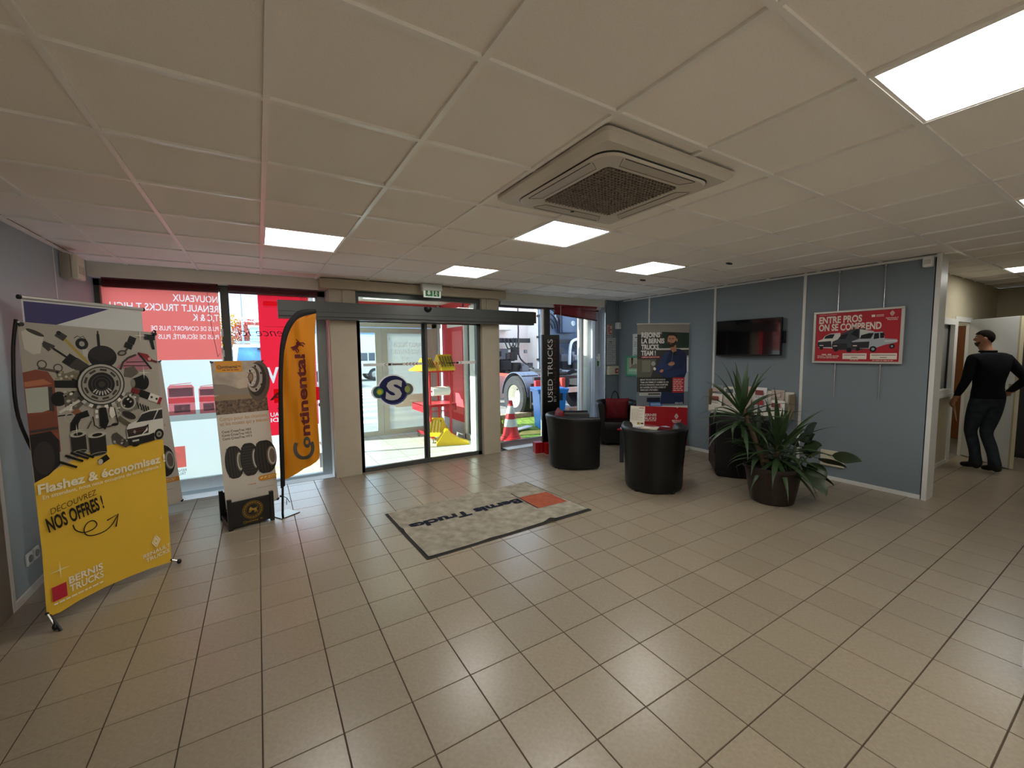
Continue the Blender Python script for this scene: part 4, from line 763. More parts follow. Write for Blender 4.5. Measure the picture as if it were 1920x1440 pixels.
def tyre_banner(name, label, P0, U, V, w_, h_, full, parts=True):
    t = thing(name, label, 'banner', (P0[0] + U[0] * w_ / 2, P0[1] + U[1] * w_ / 2, 0)); fn = plane(P0, U, V)
    q = Print(fn, off=0); q.rect(0, 0, w_, h_, mat('banner_cream', '#c9bfae', .5, trans=.12)); q.build('banner_sheet', t)
    p = Print(fn, off=.0012, step=.00004)
    dirt = mat('print_dirt', '#6d5640', .6, var=.55, scale=42, tint='#2a2018'); haze = mat('print_haze', '#a79784', .6, var=.25, scale=9)
    if full:
        p.rect(.0, .95, w_, 1.49, haze); p.poly([(.0, 1.13), (.12, 1.17), (w_, 1.14), (w_, 1.07), (0, 1.08)], P('#8c7558')); p.poly([(.0, 1.26), (.1, 1.25), (.22, 1.20), (.30, 1.21), (.30, 1.13), (0, 1.15)], P('#85796b')); p.rect(0, .95, w_, 1.09, dirt)
        p.ell(.40, 1.27, .105, .215, P('#5a4c40'), -.12); p.ell(.385, 1.285, .085, .175, P('#2f2721'), -.12); p.ell(.365, 1.305, .072, .15, P('#a49a8c'), -.1); p.ell(.355, 1.31, .056, .115, P('#4a4038'), -.1); p.ell(.338, 1.315, .045, .10, P('#b8ae9f'), -.1); p.ell(.33, 1.315, .026, .055, P('#6c5644'), -.1); p.ell(.33, 1.315, .015, .034, P('#8f735a'), -.1)
        for k in range(6): a = 2 * PI * k / 6 + .4; p.ell(.365 + .057 * math.cos(a) + .01, 1.305 + .125 * math.sin(a), .009, .013, K, n=12)
        for k in range(10): a = 2 * PI * k / 10; p.ell(.336 + .036 * math.cos(a), 1.315 + .08 * math.sin(a), .0035, .005, K, n=8)
        p.rect(.035, 1.375, .262, 1.49, orange); p.text('ontinental', .077, 1.415, .143, .03, brn, .03); p.ring(.064, 1.427, .019, .022, .006, brn); p.text('o', .056, 1.418, .016, .024, brn, .03); horse(p, .24, 1.432, .022, brn); p.greek(.09, 1.393, .14, .008, brn, 4, 9)
    cor = P('#b98540'); p.text('Con\u00e7u pour les chantiers', .022, .887, .42, .036, cor, .0); p.text('et les routes qui y m\u00e8nent.', .024, .838, .44, .036, cor, .0)
    for k, c_ in enumerate(('HS3', 'HD3', 'HT3')): p.text('Conti CrossTrac ' + c_, .03, .765 - .035 * k, .25, .022, brn, .012)
    tyre(p, .12, .465, .07, .16, .035, 'rib', 1, .8); tyre(p, .255, .47, .07, .165, .04, 'chev', 2, .8); tyre(p, .40, .472, .085, .168, .05, 'rib', 3, 1.1)
    p.rect(.32, .235, w_, .285, orange); p.ell(.32, .26, .025, .025, orange); p.obox(.325, .262, .012, .006, P('#e8cfa4'), .5); p.obox(.36, .264, .012, .006, P('#e8cfa4'), .5); p.greek(.385, .267, .08, .007, P('#e8cfa4'), 3, 2); p.greek(.385, .25, .07, .007, P('#e8cfa4'), 3, 4); p.greek(.20, .215, .07, .008, cor, 3, 1); p.rect(.27, .165, .43, .167, brn); p.build('print', t)
    mb = MB(); c = fn(w_ / 2, h_ * .5, -.09)
    for u_, v_ in ((0, h_), (w_, h_), (0, 0), (w_, 0)): mb.tube([c, fn(u_, v_, -.008)], .006, black, 6)
    mb.tube([c, (c[0] - U[1] * -.0 + .05, c[1] + .32, .02)], .008, black, 8); mb.build('pole', t, world=True)
    for u_, v_ in ((.012, h_ - .012), (w_ - .012, h_ - .012), (.012, .012), (w_ - .012, .012)): mb = MB(); mb.tube([fn(u_, v_, -.01), fn(u_, v_, .012)], .010, black, 8); mb.ball(fn(u_ + (.012 if u_ > .2 else -.012), v_ + .008, .004), .008, black, 8); mb.build('corner_hook', t, world=True, smooth=60)
    return t
tyre_banner('banner_stand', 'tyre banner standing in the black wooden holder beside the orange flag', (-.335, 4.78, .12), (.973, .231, 0), (-.231 * .3, .973 * .3, 1.47), .46, 1.49, True)
# its twin, farther back: only its right edge shows beside the yellow banner
n2 = Vector((.45, -.89, 0)).normalized(); u2 = Vector((.89, .45, 0)); br = Vector((-.772, 5.6, .06))
tyre_banner('banner_stand', 'second tyre banner with one big wheel, half hidden behind the yellow banner', br - u2 * .50, u2, (-n2.x * .31, -n2.y * .31, 1.53), .50, 1.56, False)

# --- orange feather flag
t = thing('feather_flag', 'orange feather flag with black sleeve before the left window', 'flag', (.135, 4.754, 0)); Yg = 4.754
org = mat('flag_orange', '#d88a14', .6, var=.08, scale=5, stretch=(3, 1, .6), trans=.5)
LE = [(.13, .30), (.16, .70), (.187, 1.0), (.201, 1.37), (.227, 1.665), (.278, 1.866), (.349, 1.988), (.437, 2.038), (.538, 2.062)]
RE = [(.30, .40), (.501, .517), (.512, .602), (.506, .9), (.50, 1.215), (.505, 1.5), (.515, 1.75), (.528, 1.95), (.538, 2.062)]
def interp(pts, v):
    for (a, b), (c, d) in zip(pts[:-1], pts[1:]):
        if b <= v <= d: return a + (c - a) * (v - b) / (d - b + 1e-9)
    return pts[-1][0] if v > pts[-1][1] else pts[0][0]
def ff(u, v, o=0.0): return (u, Yg - o + .012 * math.sin(u * 34 + v * 5.5) + .006 * math.sin(u * 60 - v * 3), v)
def fg(a, b):
    v = .36 + (2.06 - .36) * b; l = interp(LE, v) if v > .3 else .13; r = interp(RE, v)
    if v < .517: r = .18 + (.501 - .18) * max(0, (v - .36) / .157) + .005
    return ff(l + (r - l) * a, v)
mb = MB(); mb.grid(fg, 26, 60, org); mb.build('flag_cloth', t, world=True, smooth=60)
sl = [(.13, .28), (.146, .967), (.172, 1.505), (.203, 1.772), (.251, 1.932), (.341, 2.055), (.427, 2.098), (.540, 2.105)]; sr = [(.172, .30), (.189, .965), (.203, 1.37), (.23, 1.665), (.281, 1.862), (.352, 1.984), (.437, 2.038), (.540, 2.062)]
A_, B_ = smooth_path(sl, 36), smooth_path(sr, 36); mb = MB(); vs = []
for (a, b), (c, d) in zip(A_, B_):
    for k in range(8):
        th = 2 * PI * k / 8; f = .5 + .5 * math.cos(th); vs.append((a + (c - a) * f, Yg - .004 + .014 * math.sin(th), b + (d - b) * f))
mb.add(vs, [(i * 8 + k, i * 8 + (k + 1) % 8, (i + 1) * 8 + (k + 1) % 8, (i + 1) * 8 + k) for i in range(36) for k in range(8)] + [tuple(range(8)), tuple(36 * 8 + k for k in range(8))], mat('sleeve_black', '#0b0a0b', .8)); mb.build('sleeve', t, world=True, smooth=60)
p = Print(lambda u, v, o: ff(u, v, o + .006), off=0.0); mr = P('#5e1f1e'); gk = P('#4c4a44')
p.text('ntinental', .425, .795, .845, .085, mr, .035, rot=PI / 2 + .018); p.text('o', .42, .665, .12, .085, gk, .04, rot=PI / 2)
cc = [(.362 + .082 * math.cos(a), .665 + .105 * math.sin(a)) for a in [PI * .80 + (PI * 1.38) * k / 26 for k in range(27)]]; p.line(cc, .036, gk); horse(p, .345, 1.72, .115, mr, rot=PI / 2 * .72); p.build('print', t)
mb = MB(); mb.tube([(.135, Yg, .0), (.150, Yg, .31)], .011, black, 10); mb.tube([(.136, Yg, .19), (.137, Yg, .205)], .02, black, 10); mb.build('pole', t, world=True, smooth=60)
mb = MB(); mb.tube([(.14, Yg - .01, .20), (.18, Yg - .01, .17), (.205, Yg - .01, .12)], .003, black, 6); mb.tube([(.18, Yg - .01, .17), (.175, Yg - .01, .10)], .003, black, 6); mb.build('cord', t, world=True)
mb = MB(); mb.box(-.10, -.10, 0, .10, .10, .008, mat('black_steel_plate', '#0d0c0c', .08, spec=.7), Matrix.Translation((.155, 4.757, 0)) @ Matrix.Rotation(.55, 4, 'Z'), b=.002); mb.build('base_plate', t, world=True)

# --- black wooden holder box under the tyre banner
t = thing('wooden_holder', 'open black wooden holder with a gold round emblem on the floor', 'holder', (-.17, 4.80, 0), math.atan2(.086, .362)); bw = mat('black_wood', '#0c0b0b', .35, var=.1, scale=20); gold = P('#8d6c26')
for y in (-.185, .185): mb = MB(); mb.box(-.165, y - .009, .02, .165, y + .009, .265 if y < 0 else .275, bw, b=.003); pnl = mb.build('side_board', t); pnl_f = pnl if y < 0 else pnl_f
for x in (-.175, .175):
    for y in (-.185, .185): mb = MB(); mb.box(x - .018, y - .018, 0, x + .018, y + .018, .295, bw, b=.004); mb.build('post', t)
mb = MB(); mb.box(-.16, -.18, .02, .16, .18, .035, bw); mb.box(-.185, -.17, .02, -.165, .17, .055, bw); mb.build('bottom_board', t); mb = MB(); mb.box(-.14, -.10, .036, -.08, .0, .046, P('#d8d4d0')); mb.build('paper_wedge', t)
mw = WM[t.name]; fn0 = plane(mw @ Vector((0, -.194, 0)), mw.to_3x3() @ Vector((1, 0, 0)), (0, 0, 1)); p = Print(fn0)
p.ring(.01, .155, .088, .088, .003, gold); p.ring(.01, .155, .058, .058, .003, gold); p.ring(.01, .155, .082, .082, .004, P('#5f4a1c'))
for k in range(20): a = 2 * PI * k / 20; p.obox(.01 + .071 * math.cos(a), .155 + .071 * math.sin(a), .006, .009, gold, a)
horse(p, .01, .158, .07, P('#a88432')); p.text('ontinental', -.052, .042, .10, .018, gold, .03); p.ring(-.062, .05, .012, .014, .004, gold); horse(p, .075, .052, .022, gold); p.build('emblem', pnl_f)

# --- recruitment roll-up
Pt = (5.195, 4.615, 0); Ut = (.853, -.523, 0); SB = 1.037; fn0_ = plane(Pt, Ut, (0, 0, 1)); fn = lambda u, v, o=0.0: fn0_(u * SB, v * SB - .06, o); t = thing('banner_stand', 'roll-up recruitment banner of a bearded worker before the grey wall', 'banner', (5.55, 4.40, 0))
q = Print(fn, off=0); q.rect(0, .06, .80, 2.03, mat('banner_white_sheet')); q.build('banner_sheet', t)
p = Print(fn, off=.0012, step=.00005); rd = P('#a51f26'); nv = P('#1f2b4a'); nv2 = P('#2c3b62'); sk = P('#b58468'); ck = P('#1d1d1d'); wt = P('#dcdad6')
p.rect(.0, .77, .80, 2.03, P('#3a3a38')); p.rect(0, 1.88, .8, 2.03, P('#8a8680')); p.poly([(.38, 1.92), (.8, 1.90), (.8, 1.62), (.38, 1.66)], P('#23372c')); p.rect(.3, 1.64, .8, 1.665, P('#c9c7c0')); p.poly([(.0, 1.5), (.30, 1.5), (.22, 1.22), (0, 1.22)], P('#5d5e52')); p.rect(.08, 1.30, .21, 1.48, P('#77776a')); p.ell(.255, 1.43, .035, .035, P('#9aa09c')); p.rect(.7, .77, .8, 1.55, P('#aeb6ba')); p.rect(.72, 1.3, .8, 1.52, wt); p.rect(0, .77, .8, .99, P('#6d747c')); p.rect(.04, .93, .39, .98, P('#a8a9a4')); p.rect(.18, .945, .37, .965, ck); p.rect(.16, .83, .37, .90, P('#15192c')); p.rect(.2, .765, .40, .83, P('#31558f')); p.rect(.22, .775, .38, .815, P('#7d9dc9'))
p.poly([(.37, .80), (.40, 1.2), (.42, 1.5), (.48, 1.62), (.55, 1.66), (.65, 1.655), (.72, 1.63), (.77, 1.55), (.775, 1.3), (.74, 1.2), (.74, .80)], nv); p.poly([(.28, 1.34), (.42, 1.58), (.50, 1.62), (.44, 1.42), (.40, 1.30)], nv2); p.poly([(.28, 1.34), (.30, 1.28), (.52, 1.34), (.60, 1.42), (.55, 1.46), (.44, 1.42)], nv2); p.poly([(.38, 1.30), (.70, 1.35), (.76, 1.45), (.75, 1.28), (.50, 1.20), (.36, 1.26)], P('#253459')); p.poly([(.52, 1.64), (.58, 1.66), (.62, 1.58), (.54, 1.52)], ck); p.line([(.56, 1.62), (.53, 1.42)], .012, P('#3a4b78'))
p.ell(.535, 1.425, .05, .03, sk, .2); p.line([(.50, 1.44), (.57, 1.44)], .006, P('#8d6350')); p.ell(.385, 1.315, .03, .022, sk, .5); p.ell(.275, 1.35, .02, .025, wt, .4)
p.poly([(.50, 1.67), (.60, 1.72), (.61, 1.62), (.55, 1.60)], P('#a2745a')); p.ell(.535, 1.79, .068, .10, sk); p.ell(.61, 1.79, .014, .024, sk); p.poly([(.465, 1.83), (.47, 1.88), (.52, 1.905), (.58, 1.90), (.615, 1.86), (.61, 1.80), (.595, 1.84), (.56, 1.86), (.49, 1.862)], P('#2a1f1a')); p.poly([(.475, 1.77), (.48, 1.71), (.52, 1.68), (.565, 1.685), (.60, 1.74), (.605, 1.80), (.585, 1.77), (.56, 1.745), (.51, 1.75)], P('#33241d')); p.ell(.515, 1.735, .018, .005, P('#a06a58')); p.obox(.50, 1.815, .018, .004, P('#2a1f1a'), .05); p.obox(.55, 1.815, .018, .004, P('#2a1f1a'), -.05); p.ell(.503, 1.802, .008, .004, ck); p.ell(.55, 1.802, .008, .004, ck); p.poly([(.522, 1.80), (.51, 1.765), (.532, 1.763)], P('#9d6f58'))
for k, (tx, wd) in enumerate((('REJOINS', .29), ('LA BERNIS', .357), ('TRUCKS', .27), ('TEAM !', .225))): p.text(tx, .063, 1.838 - .093 * k, wd, .070, wt, .042)
p.rect(.063, 1.517, .36, 1.545, P('#a3242c')); p.text('# BERNIS TEAM FOR EVER', .075, 1.523, .27, .016, wt, .01)
p.rect(.045, .985, .55, 1.21, ck)
for k, tx in enumerate(('BERNIS TRUCKS RECRUTE DANS SA', 'TEAM, DES FEMMES ET HOMMES EN CDI', 'ET EN ALTERNANCE, DANS 30 METIERS', 'DE L\u2019UNIVERS DES POIDS LOURDS ET', 'VEHICULES UTILITAIRES !')): p.text(tx, .055, 1.168 - .04 * k, (.39, .44, .43, .40, .28)[k], .024, wt, .01)
p.rect(.557, .975, .735, 1.21, P('#b8272f'))
for k in range(7): p.greek(.57, 1.175 - k * .028, .13 if k % 2 else .15, .009, wt, 3, k)
p.text('2024 ACE', .60, .80, .12, .022, wt, .01); p.poly([(0, .06), (.8, .06), (.8, .735), (.66, .745), (.64, .73), (.62, .745), (0, .775)], rd); p.text('BERNIS', .10, .607, .215, .04, wt, .02); p.text('TRUCKS', .10, .552, .215, .04, wt, .02); p.greek(.10, .53, .21, .01, wt, 5, 2); p.rect(.03, .55, .085, .65, wt); diamond(p, .628, .60, .052, wt, rd); p.text('RENAULT', .56, .523, .145, .02, wt, .02); p.text('TRUCKS', .57, .497, .125, .02, wt, .02); p.build('print', t)
mb = MB(); mb.tube([fn(-.005, 2.04, 0), fn(.81, 2.04, 0)], .013, mat('silver_frame'), 10); mb.build('top_rail', t, world=True, smooth=60)
mb = MB(); mb.box(-.01, -.07, 0, .85, .07, .075, mat('silver_frame'), Matrix.Translation(Pt) @ Matrix.Rotation(math.atan2(Ut[1], Ut[0]), 4, 'Z'), b=.012); mb.build('base_case', t, world=True)
mb = MB(); mb.tube([fn(.4, .07, -.02), fn(.4, 2.03, -.02)], .009, black, 8); mb.build('pole', t, world=True)

# --- used trucks totem
Pq = (3.845, 5.325, 0); Uq = Vector((.275, -.075, 0)).normalized(); fn = plane(Pq, Uq, (0, 0, 1)); t = thing('totem_sign', 'tall narrow black totem on a red base before the right window', 'sign', (3.98, 5.29, 0)); Mq = Matrix.Translation(Pq) @ Matrix.Rotation(math.atan2(Uq.y, Uq.x), 4, 'Z')
mb = MB(); mb.box(0, 0, 0.0, .285, .045, 1.90, mat('totem_black', '#0a0a0b', .25), Mq, b=.003); mb.build('panel', t, world=True); mb = MB(); mb.box(-.012, -.002, 0, 0, .047, 1.90, mat('totem_edge', '#2b2b2c', .35, metal=.4), Mq); mb.build('edge_trim', t, world=True)
p = Print(fn); p.text('USED TRUCKS', .165, .83, 1.0, .083, P('#b9b7b4'), .0, rot=PI / 2); p.text('BY', .225, .83, .105, .042, P('#8d8b89'), 0, rot=PI / 2); p.text('RENAULT TRUCKS', .225, .965, .85, .042, P('#3f191b'), 0, rot=PI / 2); p.build('lettering', t)
for s_ in (0, 1):
    mb = MB(); x0, x1 = (-.14, -.012) if s_ == 0 else (.0, .16); y0 = -.02 if s_ == 0 else -.13
    mb.box(x0, y0, .005, x1, y0 + .14 if s_ == 0 else -.004, .185, red_gloss, Mq, b=.004); mb.box(x0 - .003, y0 - .003, .0, x1 + .003, (y0 + .14 if s_ == 0 else -.004) + .003, .012, P('#d9b3ae'), Mq); mb.box((x0 + x1) / 2 - .004, y0 - .004, .012, (x0 + x1) / 2 + .004, y0, .18, P('#7c1016'), Mq); mb.build('base_block', t, world=True)

# ================================================================== WINDOW PRINTS AND BLINDS
film_r = mat('film_red', '#f57a70', .5, spec=.1, trans=.92); film_w = mat('film_white', '#f6faf0', .5, spec=.1, trans=.92); fl = plane((0, 6.084, 0), (1, 0, 0), (0, 0, 1)); lw = mat('film_letter', '#fff0ea', .5, spec=.1, trans=.9)
q = Print(fl, off=0, step=.0003)
TXL = [('NOUVEAUX', -.374, 2.262, .42, .075, .015, 0), ('RENAULT TRUCKS T HIGH', -.374, 2.15, .955, .075, .015, 0), ('T,C & K', -.374, 2.045, .25, .075, .015, 0), ('PLUS DE CONFORT, PLUS DE', -.384, 1.928, .62, .05, .012, 0), ('PLUS DE S\u00c9CURIT\u00c9, PLUS', -.386, 1.832, .56, .05, .012, 0)]
holed(q, [(-1.385, 1.59), (-.365, 1.59), (-.365, 2.39), (-1.385, 2.39)], TXL, film_r)
for tx, u_, v_, wd, cp, bo, sl_ in TXL: q.text(tx, u_, v_, wd, cp, lw, bo, mirror=True)
q.rect(-1.385, .19, -.365, 1.59, film_w)
fr, fd, fg_ = mat('film_truck_red', '#f08a90', .5, spec=.1, trans=.9), mat('film_truck_dark', '#8d979c', .5, spec=.1, trans=.85), mat('film_ground', '#b9bcba', .5, spec=.1, trans=.8)
q.rect(-1.385, .88, -.37, 1.0, fg_)
for x, w_, zt in ((-.78, .245, 1.30), (-.53, .175, 1.27), (-1.08, .25, 1.30)):
    q.poly([(x - w_ / 2, .95), (x + w_ / 2, .95), (x + w_ / 2, zt - .03), (x + w_ / 2 - .02, zt), (x - w_ / 2 + .02, zt), (x - w_ / 2, zt - .03)], fr); q.rect(x - w_ / 2 + .012, 1.165, x + w_ / 2 - .012, 1.265 if zt > 1.28 else 1.24, fd); q.rect(x - w_ / 2, 1.09, x + w_ / 2, 1.15, mat('film_truck_bright', '#f79aa0', .5, trans=.9)); q.rect(x - w_ * .3, .98, x + w_ * .3, 1.07, fd); q.ell(x + w_ * .02, 1.03, .014, .018, film_w); q.rect(x - w_ / 2, 1.075, x - w_ * .3, 1.085, film_w); q.rect(x + w_ * .3, 1.075, x + w_ / 2, 1.085, film_w); q.line([(x - w_ * .4, zt + .005), (x + w_ * .4, zt + .02)], .008, fr)
q.rect(-.96, .335, -.78, .585, film_r); q.poly([(-.83, .46), (-.865, .39), (-.90, .46), (-.865, .53)], film_w)
q.text('RENAULT', -.782, .285, .16, .03, fd, .01, mirror=True); q.text('TRUCKS', -.788, .245, .14, .03, fd, .01, mirror=True); q.build('window_film', w1)
fn_ = Print(fl, off=0, step=.0003); fr2 = mat('film_bright_red', '#fa2a40', .5, spec=.1, trans=.88); fp = mat('film_pink', '#f46a78', .5, spec=.1, trans=.86); fw2 = mat('film_white2', '#f3ecec', .5, spec=.1, trans=.8)

TX2 = [('OV', .37, 1.285, .285, .185, .03, 0), ('DU LUNDI AU', .56, .845, .46, .05, .02, 0), ('VENDREDI', .56, .775, .46, .05, .02, 0)]
holed(fn_, [(.032, .60), (.35, .60), (.60, .80), (.60, 2.39), (.032, 2.39)], TX2, fr2)
for tx, u_, v_, wd, cp, bo, sl_ in TX2: fn_.text(tx, u_, v_, wd, cp, fw2, bo, mirror=True)
fn_.rect(.09, 2.25, .60, 2.31, fp); fn_.rect(.50, 2.32, .66, 2.39, fw2); fn_.rect(.09, 2.235, .60, 2.239, P('#b01c30')); fn_.rect(.09, 1.99, .60, 1.994, P('#b01c30'))
fn_.rect(.62, .70, .66, 2.0, fp); fn_.rect(.60, .60, .62, 2.0, fw2); fn_.rect(.15, 1.02, .68, 1.20, mat('film_deep_red', '#e31930', .5, trans=.85))
fn_.text('EA', .40, 1.06, .30, .09, P('#7a1420'), .02, mirror=True); fn_.text('HORAIRES', .68, .935, .50, .045, P('#8f4a50'), .01, mirror=True);
scr_ = P('#4a1a20'); fn_.text('agence ici !', .44, 1.87, .70, .10, scr_, -.012, slant=.35, mirror=True); fn_.build('window_film', w1)
mb = MB(); mb.box(.645, 6.06, .10, .675, 6.075, .30, P('#d9dde0')); mb.build('film_edge', w1, world=True)
bl_m = mat('blind_dark_red', '#5a0d14', .4); bl_r = mat('blind_red', '#a01822', .35)
for a, b, lab in ((-1.345, -.355, 'raised dark red blind above the left pane of the left window'), (-.255, .70, 'raised dark red blind above the right pane of the left window')):
    t = thing('window_blind', lab, 'blind', ((a + b) / 2, 5.96, 2.36), 0); hw = (b - a) / 2
    mb = MB(); mb.box(-hw, -.025, .085, hw, .025, .102, bl_m); mb.build('head_rail', t)
    for k in range(5): mb = MB(); mb.box(-hw, -.025, .028 + k * .011, hw, .025, .035 + k * .011, bl_m, b=.002); mb.build('slat', t)
    mb = MB(); mb.box(-hw, -.026, .006, hw, .026, .024, bl_m, b=.003); mb.build('bottom_rail', t)
mb = MB(); mb.tube([(-.46, 5.95, 2.36), (-.44, 5.96, 1.95), (-.40, 5.96, 1.62), (-.38, 5.97, 1.66)], .0025, P('#8f3438'), 6); mb.build('cord', t, world=True)
t = thing('window_blind', 'red venetian blind hanging crooked over the right window', 'blind', (5.04, 5.93, 2.20), 0); hw = .50
mb = MB(); mb.box(-hw, -.025, .245, hw, .025, .268, bl_r); mb.build('head_rail', t)
for k in range(8):
    mb = MB(); zl, zr = .225 - k * .0155, .222 - k * .026; A0 = .012
    mb.add([(-hw, -.024, zl + A0), (hw, -.024, zr + A0), (hw, .024, zr), (-hw, .024, zl), (-hw, -.024, zl + A0 - .002), (hw, -.024, zr + A0 - .002), (hw, .024, zr - .002), (-hw, .024, zl - .002)], [(0, 1, 2, 3), (7, 6, 5, 4), (0, 4, 5, 1), (2, 6, 7, 3), (1, 5, 6, 2), (0, 3, 7, 4)], bl_r); mb.build('slat', t)
mb = MB(); mb.add([(-hw, -.026, .112), (hw, -.026, .025), (hw, .026, .025), (-hw, .026, .112), (-hw, -.026, .094), (hw, -.026, .004), (hw, .026, .004), (-hw, .026, .094)], [(0, 1, 2, 3), (7, 6, 5, 4), (0, 4, 5, 1), (2, 6, 7, 3), (1, 5, 6, 2), (0, 3, 7, 4)], bl_m); mb.build('bottom_rail', t)
mb = MB(); mb.tube([(-.38, -.03, .25), (-.38, -.03, -.23)], .005, P('#d8d8d6'), 8); mb.build('tilt_wand', t)

# ================================================================== FURNITURE
leather = mat('black_leather', '#060607', .4, spec=.4, var=.15, scale=60, bump=.12); leather_s = mat('black_leather_seat', '#0a0a0b', .42, var=.1, scale=50, bump=.1)
redcloth = mat('red_cushion_cloth', '#6e0d18', .8, var=.12, scale=30, bump=.2)
def tub_mesh():
    """U-shaped upholstered shell: front at +x; flares towards a rolled rim"""
    st = [(.30, -.285), (.15, -.30)] + [(.0 + .30 * math.cos(a), .30 * math.sin(a)) for a in [-PI / 2 - PI * k / 14 for k in range(15)]] + [(.15, .30), (.30, .285)]
    nrm = []
    for i in range(len(st)):
        a, b = st[max(i - 1, 0)], st[min(i + 1, len(st) - 1)]; d = Vector((b[0] - a[0], b[1] - a[1])).normalized(); n = Vector((d.y, -d.x)); n = n if n.dot(Vector((st[i][0] - .1, st[i][1]))) > 0 else -n; nrm.append(n)
    def prof(k):           # back is a touch higher than the arms
        x = st[k][0]; h = .735 if x > .1 else .735 + .012 * min(1, (.1 - x) / .3)
        return [(.018, .02), (.03, .06), (.035, .30), (.055, .55), (.075, h - .06), (.082, h - .025), (.07, h - .004), (.045, h + .004), (.0, h), (-.03, h - .015), (-.045, h - .05), (-.04, .40), (-.04, .12)]
    vs = []; n = len(prof(0))
    for k, (x, y) in enumerate(st):
        for o, z in prof(k):
            fl = 1 + .0 * z; vs.append((x * fl + nrm[k].x * o + (.02 if k in (0, len(st) - 1) and .03 < z < .7 else 0), y * fl + nrm[k].y * o, z))
    fs = [(i * n + j, i * n + j + 1, (i + 1) * n + j + 1, (i + 1) * n + j) for i in range(len(st) - 1) for j in range(n - 1)]
    fs += [tuple(range(n)), tuple((len(st) - 1) * n + j for j in range(n))[::-1]]
    mb = MB(); mb.add(vs, fs, leather); return mb
def tub_chair(label, loc, rz):
    t = thing('tub_chair', label, 'armchair', loc, rz, 'black tub chairs'); sh = tub_mesh().build('shell', t, smooth=50, clean=True)
    def seat(a, b):
        x = -.26 + .58 * a; hw = .25 if x > 0 else math.sqrt(max(0, .25 ** 2 - (x * .96) ** 2)) if x < 0 else .25; hw = max(hw, .02)
        e = min(a, 1 - a) * 12; z = .405 + .03 * (1 - (2 * a - 1) ** 2) * (1 - (2 * b - 1) ** 2)
        if a > .95: z -= .02
        return (x, (2 * b - 1) * hw, z)
    mb = MB(); mb.grid(seat, 16, 12, leather_s); mb.box(.315, -.25, .29, .33, .25, .40, leather_s, b=.006); mb.tube([(.318, -.245, .402), (.318, .245, .402)], .014, leather_s, 8); mb.build('seat_cushion', t, smooth=50)
    mb = MB(); mb.box(.30, -.25, .05, .318, .25, .30, leather); mb.build('front_panel', t)
    for x in (-.22, .24):
        for y in (-.2, .2): mb = MB(); mb.lathe([(.022, 0), (.02, .03)], black, 12, Matrix.Translation((x, y, 0))); mb.build('foot', t, smooth=40)
    return t
def cushion(label, M_, s=.2, th=.07):
    def f(sign):
        def g(a, b):
            x, y = 2 * a - 1, 2 * b - 1; k = (1 - x ** 4) * (1 - y ** 4); pin = 1 - .06 * (1 - abs(x)) * abs(y) - .06 * (1 - abs(y)) * abs(x)
            return (x * s * pin, y * s * pin, sign * th * k ** .55 + .006 * math.sin(x * 9 + y * 4) * k)
        return g
    mb = MB(); mb.grid(f(1), 16, 16, redcloth, M_); mb.grid(f(-1), 16, 16, redcloth, M_); return tag(mb.build('cushion', smooth=60, clean=True), label, 'cushion', 'red cushions')
c1 = tub_chair('black leather tub chair beside the black totem, with a cushion corner showing', (3.80, 4.56, 0), -.49)
c3 = copy_tree(c1, (3.99, 3.27, 0), .75, 'black leather tub chair nearest the viewer, its round back hiding the table')
c2 = copy_tree(c1, (5.42, 5.26, 0), math.radians(232), 'black leather tub chair facing the viewer in the corner with a red cushion')
c4 = copy_tree(c1, (5.40, 3.04, 0), math.radians(130), 'black leather tub chair half hidden behind the yucca plant')
d_ = Vector((math.cos(math.radians(232)), math.sin(math.radians(232)), 0))
def upright(c, az, lean):
    """cushion standing up, its face towards azimuth az, leaning back"""
    return Matrix.Translation(c) @ Matrix.Rotation(az - PI / 2, 4, 'Z') @ Matrix.Rotation(PI / 2 + lean, 4, 'X') @ Matrix.Rotation(PI, 4, 'Y')
pc = Vector((5.42, 5.26, .60)) + d_ * .0; cushion('plump red square cushion on the corner tub chair', upright(pc - d_ * .02, math.radians(232), -.25), .205, .065)
d1_ = Vector((math.cos(-.49), math.sin(-.49), 0)); cushion('red cushion peeking above the rim of the tub chair by the totem', upright(Vector((3.80, 4.56, .62)) - d1_ * .09 + Vector((-.1, .05, .0)), -.49, -.2), .20, .06)
t = thing('handbag', 'black bag with a looped handle behind the red cushion in the corner', 'bag', (5.53, 5.42, .42)); mb = MB(); mb.box(-.12, -.05, .02, .12, .05, .24, leather_s, Matrix.Rotation(-.7, 4, 'Z'), b=.02); mb.build('body', t)
mb = MB(); mb.tube([Matrix.Rotation(-.7, 4, 'Z') @ Vector((.075 * math.cos(a), 0, .24 + .24 * math.sin(a))) for a in [PI * k / 14 for k in range(15)]], .010, black, 8); mb.build('handle', t, smooth=60)

